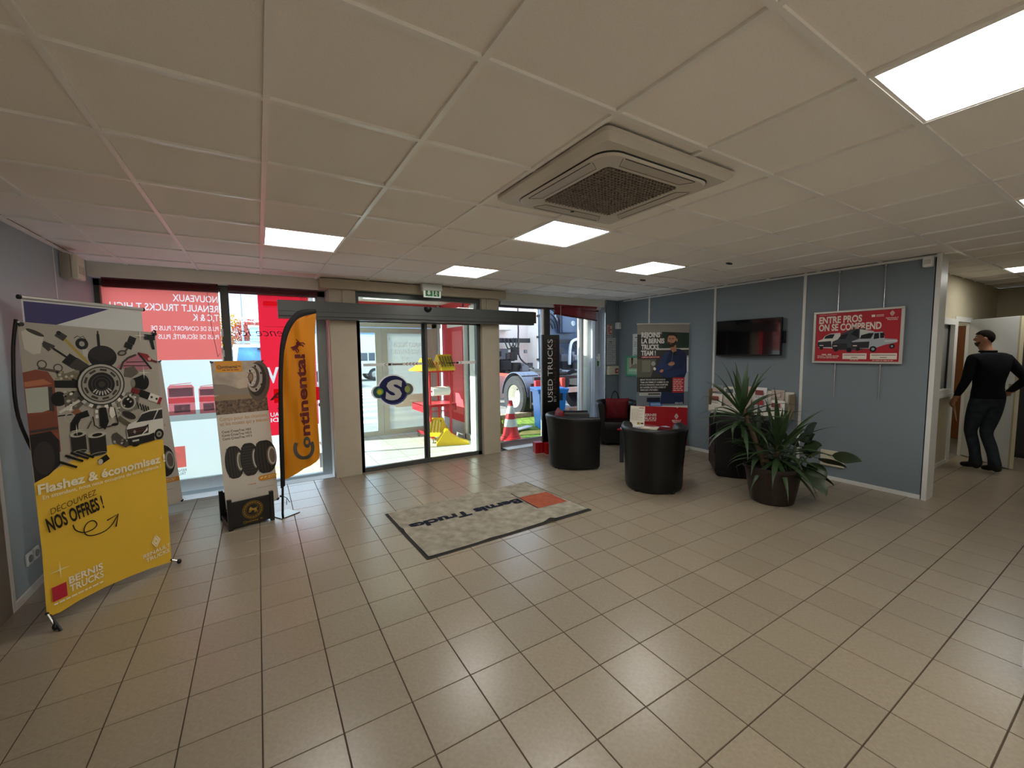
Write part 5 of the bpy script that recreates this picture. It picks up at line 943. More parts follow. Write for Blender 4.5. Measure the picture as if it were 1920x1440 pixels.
# coffee table with its papers
TM = (4.80, 4.06, 0); TR = math.radians(103.5); t = thing('coffee_table', 'low table with a glossy red top between the black tub chairs', 'table', TM, TR)
mb = MB(); mb.box(-.31, -.31, .475, .31, .31, .50, mat('red_table_top', '#8e0f1b', .2, coat=.3), b=.004); mb.build('tabletop', t)
for x in (-.26, .26):
    for y in (-.26, .26): mb = MB(); mb.box(x - .022, y - .022, 0, x + .022, y + .022, .475, chrome if False else mat('table_leg_grey', '#55565a', .35, metal=.5)); mb.build('leg', t)
mb = MB(); mb.box(-.25, -.25, .15, .25, .25, .165, mat('table_leg_grey')); mb.build('shelf', t)
Tw = Matrix.Translation(TM) @ Matrix.Rotation(TR, 4, 'Z')
def paper(name, label, cat, x, y, a, w_, h_, col, z=.501, th=.003, group=None, curl=.0, bands=()):
    M_ = Matrix.Translation((x, y, z)) @ Matrix.Rotation(a, 4, 'Z'); mb = MB()
    fnp = lambda u, v, o=0.0: tuple(M_ @ Vector((u, v, th + o + curl * (max(0, u / w_) ** 2 + max(0, -v / h_) ** 2))))
    mb.grid(lambda p, q: fnp(-w_ / 2 + w_ * p, -h_ / 2 + h_ * q), 6, 6, P(col)); mb.grid(lambda p, q: fnp(-w_ / 2 + w_ * (1 - p), -h_ / 2 + h_ * q, -th), 6, 6, P(col)); 
    o = mb.build(name, clean=False); tag(o, label, cat, group)
    if bands:
        p = Print(fnp, off=.0006)
        for (u0, v0, u1, v1, c_) in bands: p.gridrect(u0, v0, u1, v1, P(c_), 4, 2)
        p.build('print', o)
    return o
paper('magazine', 'blue and white magazine at the left corner of the red table', 'magazine', 4.56, 4.15, .9, .21, .28, '#aab2c8', bands=((-.09, .02, .09, .12, '#2a3560'), (-.09, -.12, .05, -.05, '#e4e6ec')))
paper('leaflet', 'open cream leaflet in the middle of the red table', 'leaflet', 4.80, 4.02, .5, .24, .24, '#d6cdb8', curl=.03, bands=((-.1, -.02, -.02, .1, '#b7a37a'), (0.01, 0.0, .09, .09, '#eeeae0')))
paper('leaflet', 'dark red leaflet on the right part of the red table', 'leaflet', 4.98, 3.90, .2, .22, .28, '#5d0f18', bands=((-.09, .05, .09, .10, '#8d1a24'),))
paper('leaflet', 'pale blue leaflet at the right end of the red table', 'leaflet', 5.06, 4.0, 1.3, .10, .21, '#b9c4d2')
t = thing('menu_holder', 'upright cream printed sheet in a clear stand on the red table', 'menu holder', (4.80, 4.25, .50), math.radians(-42))
mb = MB(); Mt = Matrix.Rotation(-.14, 4, 'X') @ Matrix.Rotation(.05, 4, 'Y'); mb.box(-.105, -.002, .01, .105, .002, .305, P('#dcd6c6'), Mt); sh = mb.build('sheet', t); mb = MB(); mb.box(-.11, -.05, 0, .11, .05, .006, mat('acrylic', '#d9dedf', .1)); mb.box(-.108, -.006, .005, .108, .006, .02, mat('acrylic')); mb.build('stand', t)
wm = WM[t.name] @ Mt; p = Print(plane(wm @ Vector((0, -.0035, 0)), wm.to_3x3() @ Vector((1, 0, 0)), wm.to_3x3() @ Vector((0, 0, 1))), off=.0005); g = P('#a39c8c'); p.rect(.02, .275, .09, .285, P('#a5473f'))
for k in range(11): p.greek(-.09, .255 - k * .016, .16 if k % 3 else .11, .005, g, 5, k + 40)
p.rect(.0, .03, .04, .065, P('#a38a3c')); p.rect(.05, .04, .09, .06, P('#2c2c2c')); p.build('print', sh)

# wall rack of leaflets
t = thing('leaflet_rack', 'white wall rack full of leaflets under the television', 'rack', (6.02, 3.23, .70)); rk = mat('rack_cream', '#d8d4c6', .4)
mb = MB(); mb.box(-.02, -.56, 0, 0, .56, .36, rk); mb.build('back_board', t); mb = MB(); mb.box(-.16, -.57, 0, 0, -.555, .34, mat('rack_side', '#8f7f66', .5)); mb.build('side_board', t); mb = MB(); mb.box(-.16, .555, 0, 0, .57, .34, mat('rack_side')); mb.build('side_board', t)
for x0, z0 in ((-.155, .0), (-.075, .13)):
    mb = MB(); mb.box(x0, -.555, z0, x0 + .07, .555, z0 + .012, rk); mb.box(x0 - .006, -.555, z0, x0, .555, z0 + .10, rk); mb.build('tray', t)
lc = ['#e6ded4', '#d9c9c0', '#c8b4ac', '#b9bcc2', '#dcd8d2', '#8f9298', '#e2dccf', '#cfae a4'.replace(' ', ''), '#dfe0e0', '#b8a79c']
k = 0
for row, (x0, z0, nn) in enumerate(((5.90, .715, 5), (5.985, .845, 5))):
    for i in range(nn):
        y = 3.68 - i * .215 + (.05 if row else 0); M_ = Matrix.Translation((x0 - .03 if row == 0 else x0 - .025, y, z0)) @ Matrix.Rotation(.12 + .04 * R.random(), 4, 'Y'); mb = MB(); h_ = .21 + .05 * R.random() + (.03 if row else 0); mb.box(-.006, -.075 - .02 * R.random(), 0, .006, .075, h_, P(lc[k % 10]), M_)
        o = mb.build('leaflet'); tag(o, 'leaflet in the %s tray of the wall rack, %s from the window side' % (('front', 'rear')[row], ('first', 'second', 'third', 'fourth', 'fifth')[i]), 'leaflet', 'leaflets in the wall rack')
        wmm = M_; p = Print(plane(wmm @ Vector((-.0065, 0, 0)), (0, -1, 0), (0, 0, 1)), off=.0006); p.rect(-.06, h_ * .6, .05, h_ * .85, P(('#8a4a48', '#c9b5ac', '#5d6a78', '#a83a40')[k % 4])); p.greek(-.06, h_ * .45, .10, .012, P('#8f8a84'), 3, k); p.build('print', o); k += 1

# doormat
def matz(x, y):
    z = .010 + .022 * math.exp(-((x - 2.33) / .05) ** 2) * max(0, min(1, (3.62 - y) / .5)) + .018 * math.exp(-((y - 3.69) / .04) ** 2) * max(0, min(1, (1.3 - x) / .3)) + .006 * math.exp(-((x - 1.75 - (y - 3.5) * .2) / .09) ** 2) * max(0, min(1, (3.6 - y) / .5)) + .004 * math.sin(x * 3.1 + y * 2)
    return z
MC = [Vector((1.06, 3.05)), Vector((2.86, 3.11)), Vector((2.80, 4.26)), Vector((1.02, 4.18))]
def mp_(a, b): q = MC[0].lerp(MC[1], a).lerp(MC[3].lerp(MC[2], a), b); return q
t = thing('doormat', 'grey doormat with dark rubber edge and an orange-red square on the tiles', 'mat', (1.93, 3.65, 0)); mgrey = mat('mat_carpet', '#9a9385', .95, spec=.05, var=.16, scale=11, bump=.6, tint='#827c6e')
mb = MB(); mb.grid(lambda a, b: (*mp_(a, b), .004 + (matz(*mp_(a, b)) - .006 if .02 < a < .98 and .02 < b < .98 else max(0, matz(*mp_(a, b)) - .012))), 60, 40, mat('mat_rubber', '#17140f', .8)); mb.build('rubber_border', t, world=True, smooth=60)
mfn = lambda u, v, o=0.0: (*(lambda q: (q.x, q.y))(Vector((u, v))), matz(u, v) + o)
mb = MB(); mb.grid(lambda a, b: (*mp_(.016 + .972 * a, .028 + .962 * b), matz(*mp_(.016 + .972 * a, .028 + .962 * b)) + .002), 90, 60, mgrey); mb.build('carpet', t, world=True, smooth=60)
p = Print(mfn, off=.0045); red_m = mat('mat_red', '#9c5540', .95, spec=.05, var=.15, scale=18); nav = mat('mat_navy', '#262732', .95, spec=.05)
p.gridrect(2.405, 3.42, 2.785, 3.80, red_m, 12, 12); p.gridrect(2.392, 3.42, 2.405, 3.96, nav, 1, 14)
def serif(p, s, u, v, cap, m, w_):
    p.text(s, u, v, w_, cap, m, .05, rot=PI)
serif(p, 'Bernis Trucks', 2.375, 3.775, .115, nav, 1.24); p.build('print', t)

# reception counter at the right edge
t = thing('reception_counter', 'white counter corner at the lower right edge of the picture', 'counter', (3.75, -.25, 0)); mb = MB(); mb.box(-.70, -.62, .10, .9, .57, 1.05, mat('counter_white', '#e3e5e6', .4), b=.004); mb.build('body', t); mb = MB(); mb.box(-.64, -.56, 0, .84, .50, .10, mat('counter_plinth', '#4b4340', .6)); mb.build('plinth', t); mb = MB(); mb.box(-.72, -.64, 1.05, .92, .59, 1.09, mat('counter_top', '#8d8b88', .4), b=.004); mb.build('worktop', t)
# dark cabinet at the far end of the corridor
t = thing('cabinet', 'dark cabinet in the corridor behind the open white door', 'cabinet', (9.75, .9, 0)); mb = MB(); mb.box(-.3, -.45, .05, .3, .45, 2.0, mat('dark_cabinet', '#1e1a17', .5, var=.1, scale=12), b=.005); mb.build('body', t); mb = MB(); mb.box(-.28, -.43, 0, .28, .43, .05, black_m); mb.build('plinth', t)
for y0, y1 in ((-.44, -.005), (.005, .44)): mb = MB(); mb.box(-.315, y0, .07, -.3, y1, 1.98, mat('dark_cabinet')); d_o = mb.build('door', t); mb = MB(); mb.box(-.33, y1 - .04 if y0 < 0 else y0 + .03, .95, -.315, (y1 - .03) if y0 < 0 else y0 + .04, 1.15, chrome); mb.build('handle', d_o)

# ================================================================== POTTED YUCCA
PC = Vector((4.68, 2.26, 0)); t = thing('plant_pot', 'large dark brown round pot holding the yucca on the tiles', 'pot', PC); potm = mat('pot_brown', '#241813', .38, var=.15, scale=7)
mb = MB(); mb.lathe([(.19, 0), (.205, .01), (.27, .36), (.285, .365), (.285, .395), (.262, .395), (.255, .35), (.25, .335)], potm, 40); mb.build('pot_body', t, smooth=40)
mb = MB(); mb.lathe([(.25, .335), (.12, .35), (.0, .352)], mat('potting_soil', '#1c1510', .95, var=.4, scale=40, bump=.8), 24); mb.build('soil', t)
yl = mat('yucca_leaf', '#33482a', .42, spec=.5, var=.25, scale=9, stretch=(1, 1, .4), objvar=.22, trans=.12); bl_ = mat('broad_leaf', '#24331b', .4, spec=.5, var=.25, scale=9, objvar=.2, trans=.1); bark = mat('yucca_bark', '#5a4a36', .85, var=.3, scale=22, bump=.5, stretch=(1, 1, 3))
y_ = thing('yucca_plant', 'tall yucca with sword-shaped leaves growing in the dark brown pot', 'plant', (PC.x, PC.y, .35))
K1 = Vector((4.53, 2.53, 1.02)); K2 = Vector((4.70, 2.22, .66)); K3 = Vector((4.66, 2.40, .62))
for a, m_, b in (((4.66, 2.33, .34), (4.60, 2.40, .62), K1), ((4.70, 2.25, .34), (4.71, 2.24, .5), K2), ((4.69, 2.30, .34), (4.68, 2.36, .5), K3)): mb = MB(); mb.tube(smooth_path([a, m_, tuple(b)], 8), [.030 - .001 * k for k in range(9)], bark, 10); mb.build('stem', y_, world=True, smooth=60)
def blade(base, az, el, ln, wd, droop, m, parent, name='leaf', shape='sword', kink=None, twist=0.0, n=12):
    p = Vector(base); mb = MB(); vs = []; e = el
    for i in range(n + 1):
        s = i / n; d = Vector((math.cos(az) * math.cos(e), math.sin(az) * math.cos(e), math.sin(e))); side = Vector((-math.sin(az), math.cos(az), 0)); side = (side * math.cos(twist) + side.cross(d) * math.sin(twist)); up = side.cross(d)
        if shape == 'sword': w_ = wd * (.55 + .45 * math.sin(PI * min(1, s * 1.25))) * (1 if s < .45 else max(0.02, 1 - ((s - .45) / .55) ** 1.6)) if s > 0 else wd * .5
        else: w_ = wd * max(.015, math.sin(PI * s ** .8) ** .75)
        c = .32 if shape == 'sword' else .22
        vs += [p - side * w_ - up * (-w_ * c), p, p + side * w_ + up * w_ * c]
        p = p + d * (ln / n); e -= droop * (.3 + 1.4 * s) / n
        if kink and abs(s - kink) < .5 / n: e -= 1.0
    fs = []
    for i in range(n): fs += [(3 * i, 3 * i + 1, 3 * i + 4, 3 * i + 3), (3 * i + 1, 3 * i + 2, 3 * i + 5, 3 * i + 4)]
    mb.add(vs, fs, m); return mb.build(name, parent, world=True, smooth=70)
IL = math.atan2(.523, -.853)                    # towards image left
for (K_, n_, s0) in ((K1, 36, 0), (K2, 38, 3), (K3, 14, 7)):
    for i in range(n_):
        f = i / n_; az = i * 2.39996 + s0; el = 1.45 - 1.9 * f ** .9 + R.uniform(-.12, .12); ln = R.uniform(.46, .62) * (1.06 if K_ is K1 else 1.0 if K_ is K2 else .8); 
        blade(K_ + Vector((0, 0, -.22 * f)) + Vector((math.cos(az), math.sin(az), 0)) * .018, az, el, ln, R.uniform(.024, .033), (.35 + 1.5 * f) * R.uniform(.7, 1.3), yl, y_, kink=.55 if R.random() < .12 else None, n=10)
b_ = thing('leafy_plant', 'broad-leaved plant drooping out of the right side of the pot', 'plant', (4.76, 2.14, .35))
def broad(tip, base, sz, wdt, sag=.1):
    base = Vector(base); tip = Vector(tip); mid = base.lerp(tip, .5) + Vector((0, 0, sag)); d = (tip - base); az = math.atan2(d.y, d.x); hz = math.hypot(d.x, d.y)
    st = base.lerp(tip, 1 - sz) + Vector((0, 0, sag * 1.2)); lf = None
    mb = MB(); pts = smooth_path([tuple(base), tuple(base.lerp(st, .5) + Vector((0, 0, sag))), tuple(st)], 8); mb.tube(pts, .006, mat('petiole', '#35451f', .5), 6); mb.build('petiole', b_, world=True, smooth=60)
    dl_ = tip - st; el = math.atan2(dl_.z, math.hypot(dl_.x, dl_.y)); blade(st, math.atan2(dl_.y, dl_.x), el + .45, dl_.length * 1.06, wdt * 1.25, .95, bl_, b_, shape='broad', n=12, twist=R.choice((-.6, .5, -.45)))
for tip, sz, wd in (((4.97, 1.60, .50), .42, .075), ((4.93, 1.71, .42), .40, .07), ((4.84, 1.91, .86), .5, .065), ((4.95, 1.98, .72), .5, .07), ((4.78, 1.84, .30), .55, .07), ((4.70, 1.80, .16), .6, .06), ((4.62, 1.86, .12), .6, .05), ((5.05, 2.2, .62), .5, .07), ((4.95, 1.95, .52), .5, .075), ((5.0, 2.42, .66), .5, .07), ((4.86, 1.80, .22), .6, .06), ((4.50, 2.62, .55), .5, .06), ((4.40, 2.55, .42), .5, .06), ((4.9, 1.9, .62), .5, .07)): broad(tip, (4.76 + R.uniform(-.06, .06), 2.16 + R.uniform(-.08, .08), .36), sz, wd)

# ================================================================== MAN
def person():
    az = math.radians(50)                       # facing direction in the xy plane (mathematical angle)
    t = thing('person', 'man in a dark sweater and jeans walking into the corridor, seen from behind', 'person', (8.07, 1.32, 0), az - PI / 2)
    S = 1.0
    J = {}; E = []; Rr = {}
    def j(n, x, y, z, r, par=None): J[n] = (x * S, y * S, z * S); Rr[n] = r; (E.append((par, n)) if par else None)
    j('pelvis', 0, 0, .98, (.155, .125)); j('waist', 0, .0, 1.10, (.165, .115), 'pelvis'); j('spine', 0, -.01, 1.25, (.18, .125), 'waist'); j('chest', 0, .0, 1.42, (.18, .12), 'spine'); j('neck0', 0, .03, 1.545, (.085, .075), 'chest'); j('neck', -.005, .055, 1.60, (.056, .056), 'neck0')
    j('head0', -.02, .08, 1.675, (.070, .078), 'neck'); j('head', -.02, .08, 1.765, (.078, .09), 'head0'); j('crown', -.02, .07, 1.835, (.055, .065), 'head')
    for s, n in ((-1, 'l'), (1, 'r')):
        j('sh' + n, s * .19, .0, 1.475, (.078, .075), 'chest')
        el = (-.275, -.03, 1.20) if s < 0 else (.335, -.09, 1.22); wr_ = (-.285, .09, .965) if s < 0 else (.30, .09, 1.02)
        j('ua' + n, (s * .19 + el[0]) / 2, (el[1]) / 2, (1.475 + el[2]) / 2, (.06, .06), 'sh' + n); j('el' + n, *el, (.052, .052), 'ua' + n); j('fa' + n, (el[0] + wr_[0]) / 2, (el[1] + wr_[1]) / 2, (el[2] + wr_[2]) / 2, (.046, .046), 'el' + n); j('wr' + n, *wr_, (.032, .026), 'fa' + n)
        d = (Vector(wr_) - Vector(el)).normalized(); sd = Vector((0, 1, 0)) - d * d.y; sd.normalize(); pm = Vector(wr_) + d * .07; j('palm' + n, *pm, (.036, .018), 'wr' + n)
        cl = (d.cross(sd)) * (-s)
        for q in range(4):
            o = sd * ((q - 1.5) * .021); ln = (.033, .038, .036, .028)[q]; a = pm + o + d * .03; j('f%d%s1' % (q, n), *a, (.010, .010), 'palm' + n); a2 = a + d * ln + cl * .012; j('f%d%s2' % (q, n), *a2, (.009, .009), 'f%d%s1' % (q, n)); a3 = a2 + d * ln * .5 + cl * .026; j('f%d%s3' % (q, n), *a3, (.008, .008), 'f%d%s2' % (q, n))
        a = pm - d * .03 + sd * .035 + cl * .01; j('th%s1' % n, *a, (.012, .012), 'palm' + n); a2 = a + d * .035 + sd * .014 + cl * .02; j('th%s2' % n, *a2, (.010, .010), 'th%s1' % n)
        j('hip' + n, s * .085, .0, .90, (.108, .108), 'pelvis'); kn = (-.055, .13, .51) if s < 0 else (.05, .04, .50); an = (-.04, .03, .095) if s < 0 else (.035, -.14, .11)
        j('th' + n, (s * .1 + kn[0]) / 2, kn[1] * .5, .70, (.088, .09), 'hip' + n); j('kn' + n, *kn, (.064, .066), 'th' + n); j('cf' + n, (kn[0] + an[0]) / 2, (kn[1] + an[1]) / 2 - .015, .31, (.062, .064), 'kn' + n); j('an' + n, *an, (.048, .05), 'cf' + n)
        j('ft' + n, an[0] + s * .01, an[1] + .09, .055, (.048, .042), 'an' + n); j('toe' + n, an[0] + s * .02, an[1] + .185, .04, (.042, .032), 'ft' + n); j('he' + n, an[0], an[1] - .05, .045, (.042, .04), 'an' + n)
    names = list(J); me = bpy.data.meshes.new('body'); me.from_pydata([J[n] for n in names], [(names.index(a), names.index(b)) for a, b in E], []); o = bpy.data.objects.new('body', me); COL.objects.link(o)
    m = o.modifiers.new('s', 'SKIN'); sv = me.skin_vertices[0].data
    for i, n in enumerate(names): sv[i].radius = Rr[n]; sv[i].use_root = (n == 'pelvis')
    m.use_smooth_shade = True; ss = o.modifiers.new('u', 'SUBSURF'); ss.levels = 2; ss.render_levels = 2
    bpy.context.view_layer.update(); dg = bpy.context.evaluated_depsgraph_get(); m2 = bpy.data.meshes.new_from_object(o.evaluated_get(dg)); bpy.data.objects.remove(o); m2.name = 'body'
    skin_m, sweat, jean, shoe = mat('skin', '#9a6a50', .55, var=.06, scale=20), mat('dark_sweater', '#101013', .9, spec=.15, var=.2, scale=60, bump=.3), mat('blue_grey_jeans', '#282e33', .85, spec=.15, var=.25, scale=16, bump=.2), mat('black_shoe', '#0c0b0b', .6)
    bm = bmesh.new(); bm.from_mesh(m2)
    for z in (.115, .965, .99, 1.045, 1.575): bmesh.ops.bisect_plane(bm, geom=bm.verts[:] + bm.edges[:] + bm.faces[:], plane_co=(0, 0, z), plane_no=(0, 0, 1))
    bm.to_mesh(m2); bm.free()
    for q in (skin_m, sweat, jean, shoe): m2.materials.append(q)
    for f in m2.polygons:
        c = f.center; x, z = abs(c.x), c.z
        if z > 1.575: i = 0
        elif z < .115: i = 3
        elif (c.x < -.2 and z < .99) or (c.x > .22 and z < 1.045 and z > .8): i = 0
        elif z > .965: i = 1
        elif x > .215 and z > .8: i = 0
        else: i = 2
        f.material_index = i; f.use_smooth = True
    b = bpy.data.objects.new('body', m2); COL.objects.link(b); b.parent = t; WM[b.name] = WM[t.name]
    # head turned to the man's left (image left): hair cap, ears, nose, brows, beard
    H = Matrix.Translation((-.02, .078, 1.752)) @ Matrix.Rotation(.95, 4, 'Z'); hair = mat('dark_hair', '#17110d', .95, spec=.1, var=.3, scale=40, bump=.5)
    def cap(a, b_):
        th = 2 * PI * a; back = .5 - .5 * math.sin(th); ph = PI * (.37 + .40 * max(0, min(1, (back - .25) * 1.4))) * b_; z = math.cos(ph); rr_ = math.sin(ph); y = math.sin(th) * rr_; x = math.cos(th) * rr_
        lift = 1.0
        return H @ Vector((x * .077, y * .094 - .006, z * .099 + .004))
    mb = MB(); mb.grid(cap, 26, 12, hair); mb.build('hair', t, smooth=60)
    mb = MB(); mb.ball((0, .076, -.020), (.010, .020, .021), skin_m, 10, H); mb.build('nose', t, smooth=60)
    for s in (-1, 1):
        mb = MB(); mb.ball((s * .072, -.005, -.02), (.012, .022, .034), skin_m, 10, H); mb.build('ear', t, smooth=60); mb = MB(); mb.ball((s * .030, .068, .004), (.012, .008, .007), P('#d8d2cc'), 8, H); mb.ball((s * .030, .074, .004), (.006, .004, .006), P('#241a14'), 8, H); mb.build('eye', t, smooth=60); mb = MB(); mb.ball((s * .031, .070, .022), (.018, .007, .004), hair, 8, H); mb.build('eyebrow', t, smooth=60)
    def beard(a, b_):
        th = PI * (.08 + .84 * a); z = -.068 - .05 * b_ + .03 * abs(2 * a - 1) ** 2; k = 1 - .35 * b_ ** 2; return H @ Vector((math.cos(th) * .063 * k, math.sin(th) * .081 * k, z))
    mb = MB(); mb.grid(beard, 16, 6, mat('short_beard', '#4f3527', .85)); mb.build('beard', t, smooth=60); mb = MB(); mb.ball((0, .078, -.062), (.022, .007, .005), P('#7d4b40'), 8, H); mb.build('mouth', t, smooth=60)
    mb = MB(); mb.tube([Vector((.075 * math.cos(a), .035 + .068 * math.sin(a), 1.575)) for a in [2 * PI * k / 20 for k in range(21)]], .014, mat('dark_sweater'), 8, cap=False); mb.build('collar', t, smooth=60)
    w_ = WM[t.name]; hp = w_ @ Vector((-.285, .13, .90)); mb = MB()
    A0, A1, A2, A3 = [w_ @ Vector(v) for v in ((-.30, .09, .93), (-.25, .19, .90), (-.20, .17, .66), (-.235, .11, .64))]; nn_ = Vector((0, 0, .0)); off_ = (w_.to_3x3() @ Vector((.004, .0, 0)))
    mb.add([A0, A1, A2, A3, A0 + off_, A1 + off_, A2 + off_, A3 + off_], [(0, 1, 2, 3), (7, 6, 5, 4), (0, 4, 5, 1), (1, 5, 6, 2), (2, 6, 7, 3), (3, 7, 4, 0)], P('#b9ae9c')); tag(mb.build('paper_sheet'), 'folded paper sheet held in the left hand of the walking man', 'paper')
person()

# ================================================================== OUTSIDE
asph = mat('asphalt', '#8b8a86', .9, spec=.2, var=.18, scale=3, bump=.3); grassm = mat('grass_ground', '#6f8a3c', .95, spec=.1, var=.4, scale=14, bump=.8, tint='#4a5c28'); conc = mat('kerb_concrete', '#b0a99b', .85, var=.25, scale=9, bump=.4)
gnd = struct('ground', (0, 30, -.05)); mb = MB(); mb.box(-60, 6.15, -.3, 90, 140, -.02, asph); mb.build('asphalt', gnd, world=True)
mb = MB(); mb.box(3.45, 6.2, -.05, 12, 8.5, .005, grassm); mb.build('lawn', gnd, world=True)
mb = MB(); mb.box(-6, 6.2, -.05, .95, 6.9, .0, mat('gravel_strip', '#9d9880', .95, var=.5, scale=30, bump=.8, tint='#6d7048')); mb.build('gravel', gnd, world=True)
stone_m = mat('kerb_stone', '#9a8f7d', .9, var=.35, scale=12, bump=.6)
for k in range(9): mb = MB(); mb.box(4.6 + k * .62, 8.52 + R.uniform(-.02, .02), -.02, 5.18 + k * .62, 8.72, .13 + R.uniform(-.01, .02), stone_m, b=.03); mb.build('kerb_stone', gnd, world=True)
mb = MB(); mb.poly = None; pm_ = mat('yellow_paint', '#c9b84e', .8, var=.2, scale=8); mb.add([(4.25, 6.75, .008), (5.3, 6.5, .008), (5.4, 6.85, .008), (4.55, 7.05, .008)], [(0, 1, 2, 3)], pm_); mb.build('yellow_patch', gnd, world=True)
mb = MB(); mb.add([(4.35, 6.98, .03), (4.88, 7.12, .05), (4.83, 7.28, .05), (4.3, 7.1, .03), (4.35, 6.98, .05), (4.88, 7.12, .07), (4.83, 7.28, .07), (4.3, 7.1, .05)], [(0, 3, 2, 1), (4, 5, 6, 7), (0, 1, 5, 4), (1, 2, 6, 5), (2, 3, 7, 6), (3, 0, 4, 7)], white_gloss); tag(mb.build('white_board'), 'white board lying on the grass in front of the blue bin', 'board')
wp = mat('white_road_paint', '#e6e5df', .8, var=.05, scale=4)
for k in range(9): y = 10.0 + k * 1.15; mb = MB(); mb.box(1.2 + k * .15, y, -.02, 5.5 + k * .4, y + .5, -.012, wp); mb.build('zebra_stripe', gnd, world=True)

# traffic cone
t = thing('traffic_cone', 'red and white striped traffic cone standing outside the right window', 'traffic cone', (3.93, 6.47, .005)); cr_, cw_ = mat('cone_red', '#d8303a', .45, var=.06, scale=10), mat('cone_white', '#ecebe8', .45)
mb = MB(); mb.box(-.2, -.2, 0, .2, .2, .035, cr_, b=.012); mb.build('base', t)
def crad(z): return .165 - (z - .035) * .185
mb = MB(); mb.lathe([(.185, .035), (.185, .06), (.165, .065), (.165, .10), (crad(.1), .10), (crad(.72), .72), (.03, .74), (0, .74)], cr_, 28); mb.build('body', t, smooth=40)
for z0, z1 in ((.26, .40), (.50, .64)): mb = MB(); mb.lathe([(crad(z0) + .0005, z0), (crad(z0) + .003, z0 + .001), (crad(z1) + .003, z1 - .001), (crad(z1) + .0005, z1)], cw_, 28, cap=False); mb.build('white_band', t, smooth=40)

# blue bin
t = thing('blue_bin', 'large blue plastic bin on the grass behind the black totem', 'bin', (5.24, 7.05, .005), -.35); t.scale = (.80, .80, .84); blu = mat('blue_plastic', '#1f7fd6', .4, var=.04, scale=6)
mb = MB(); loft(mb, [[(x * .30, y * .33, .02) for x, y in ((-1, -1), (1, -1), (1, 1), (-1, 1))], [(x * .36, y * .38, .92) for x, y in ((-1, -1), (1, -1), (1, 1), (-1, 1))], [(x * .40, y * .42, .92) for x, y in ((-1, -1), (1, -1), (1, 1), (-1, 1))], [(x * .40, y * .42, .98) for x, y in ((-1, -1), (1, -1), (1, 1), (-1, 1))]], blu, cap1=True); mb.build('tub', t)
mb = MB(); mb.box(-.42, -.44, .98, .42, .42, 1.03, blu, b=.02); mb.box(-.3, -.46, 1.0, .3, -.43, 1.04, blu); mb.build('lid', t)
for x in (-.26, .26): mb = MB(); mb.tube([(x - .03, .30, .1), (x + .03, .30, .1)], .10, black_m, 16); mb.build('wheel', t, smooth=40)
mb = MB(); mb.box(.18, -.40, .74, .26, -.36, .92, black_m); mb.build('catch', t)

# shrub of dry stems behind the lobby glass
t = thing('dry_shrub', 'golden dry shrub bed outside the right glass of the entrance lobby', 'shrub', (4.0, 7.6, 0)); mb = MB(); dr = [mat('dry_leaf_a', '#a08a3e', .8, objvar=0), mat('dry_leaf_b', '#7c6a36', .8), mat('dry_leaf_c', '#b9a465', .8)]
for k in range(420):
    a = R.uniform(0, 2 * PI); r_ = .45 * math.sqrt(R.random()); x, y = r_ * math.cos(a) * 1.1, r_ * math.sin(a) * 1.4; h_ = R.uniform(.1, .42); dx, dy = R.uniform(-.14, .14), R.uniform(-.14, .14)
    mb.add([(x - .012, y, 0), (x + .012, y, 0), (x + dx, y + dy, h_)], [(0, 1, 2)], dr[k % 3])
mb.build('foliage', t, kind='stuff')

# wheels, trucks -----------------------------------------------------
tyrem = mat('tyre_rubber', '#2c2d30', .85, var=.15, scale=12); rimw = mat('rim_white', '#d9d8cf', .4, var=.05, scale=8)
def wheel(parent, loc, r, wd, rim, out=-1):
    """axle along x; out: side of the visible rim"""
    M_ = Matrix.Translation(loc) @ Matrix.Rotation(out * PI / 2, 4, 'Y'); mb = MB(); h = wd / 2
    mb.lathe([(r * .56, -h), (r * .92, -h), (r, -h * .8), (r, h * .8), (r * .92, h), (r * .60, h * .98), (r * .56, h * .9), (r * .56, -h)], tyrem, 32, M_, cap=False); w_ = mb.build('wheel', parent, smooth=35)
    mb = MB(); mb.lathe([(r * .56, h * .9), (r * .53, h * .6), (r * .50, h * .25), (r * .30, h * .12), (r * .26, h * .5), (r * .14, h * .55), (0, h * .55)], rim, 32, M_, cap=False); mb.build('rim', w_, smooth=35)
    mb = MB()
    for k in range(8): a = 2 * PI * k / 8; mb.ball((r * .41 * math.cos(a), r * .41 * math.sin(a), h * .2), (r * .055, r * .055, r * .02), black, 8, M_)
    mb.build('rim_hole', w_, kind='stuff')
def cab(t, col, y0, y1, z0, z1, hw, dark=None, light_roof=True):
    mb = MB(); mb.box(-hw, y0, z0, hw, y1, z1, col, b=.09); mb.build('cab_body', t, smooth=40)
    if light_roof: mb = MB(); mb.add([(-hw * .95, y0, z1 - .02), (hw * .95, y0, z1 - .02), (hw * .9, y1 - .2, z1 - .02), (-hw * .9, y1 - .2, z1 - .02), (-hw * .8, y0 + .05, z1 + .55), (hw * .8, y0 + .05, z1 + .55), (hw * .75, y1 - .8, z1 + .3), (-hw * .75, y1 - .8, z1 + .3)], [(0, 3, 2, 1), (4, 5, 6, 7), (0, 1, 5, 4), (1, 2, 6, 5), (2, 3, 7, 6), (3, 0, 4, 7)], col); mb.build('roof_fairing', t)
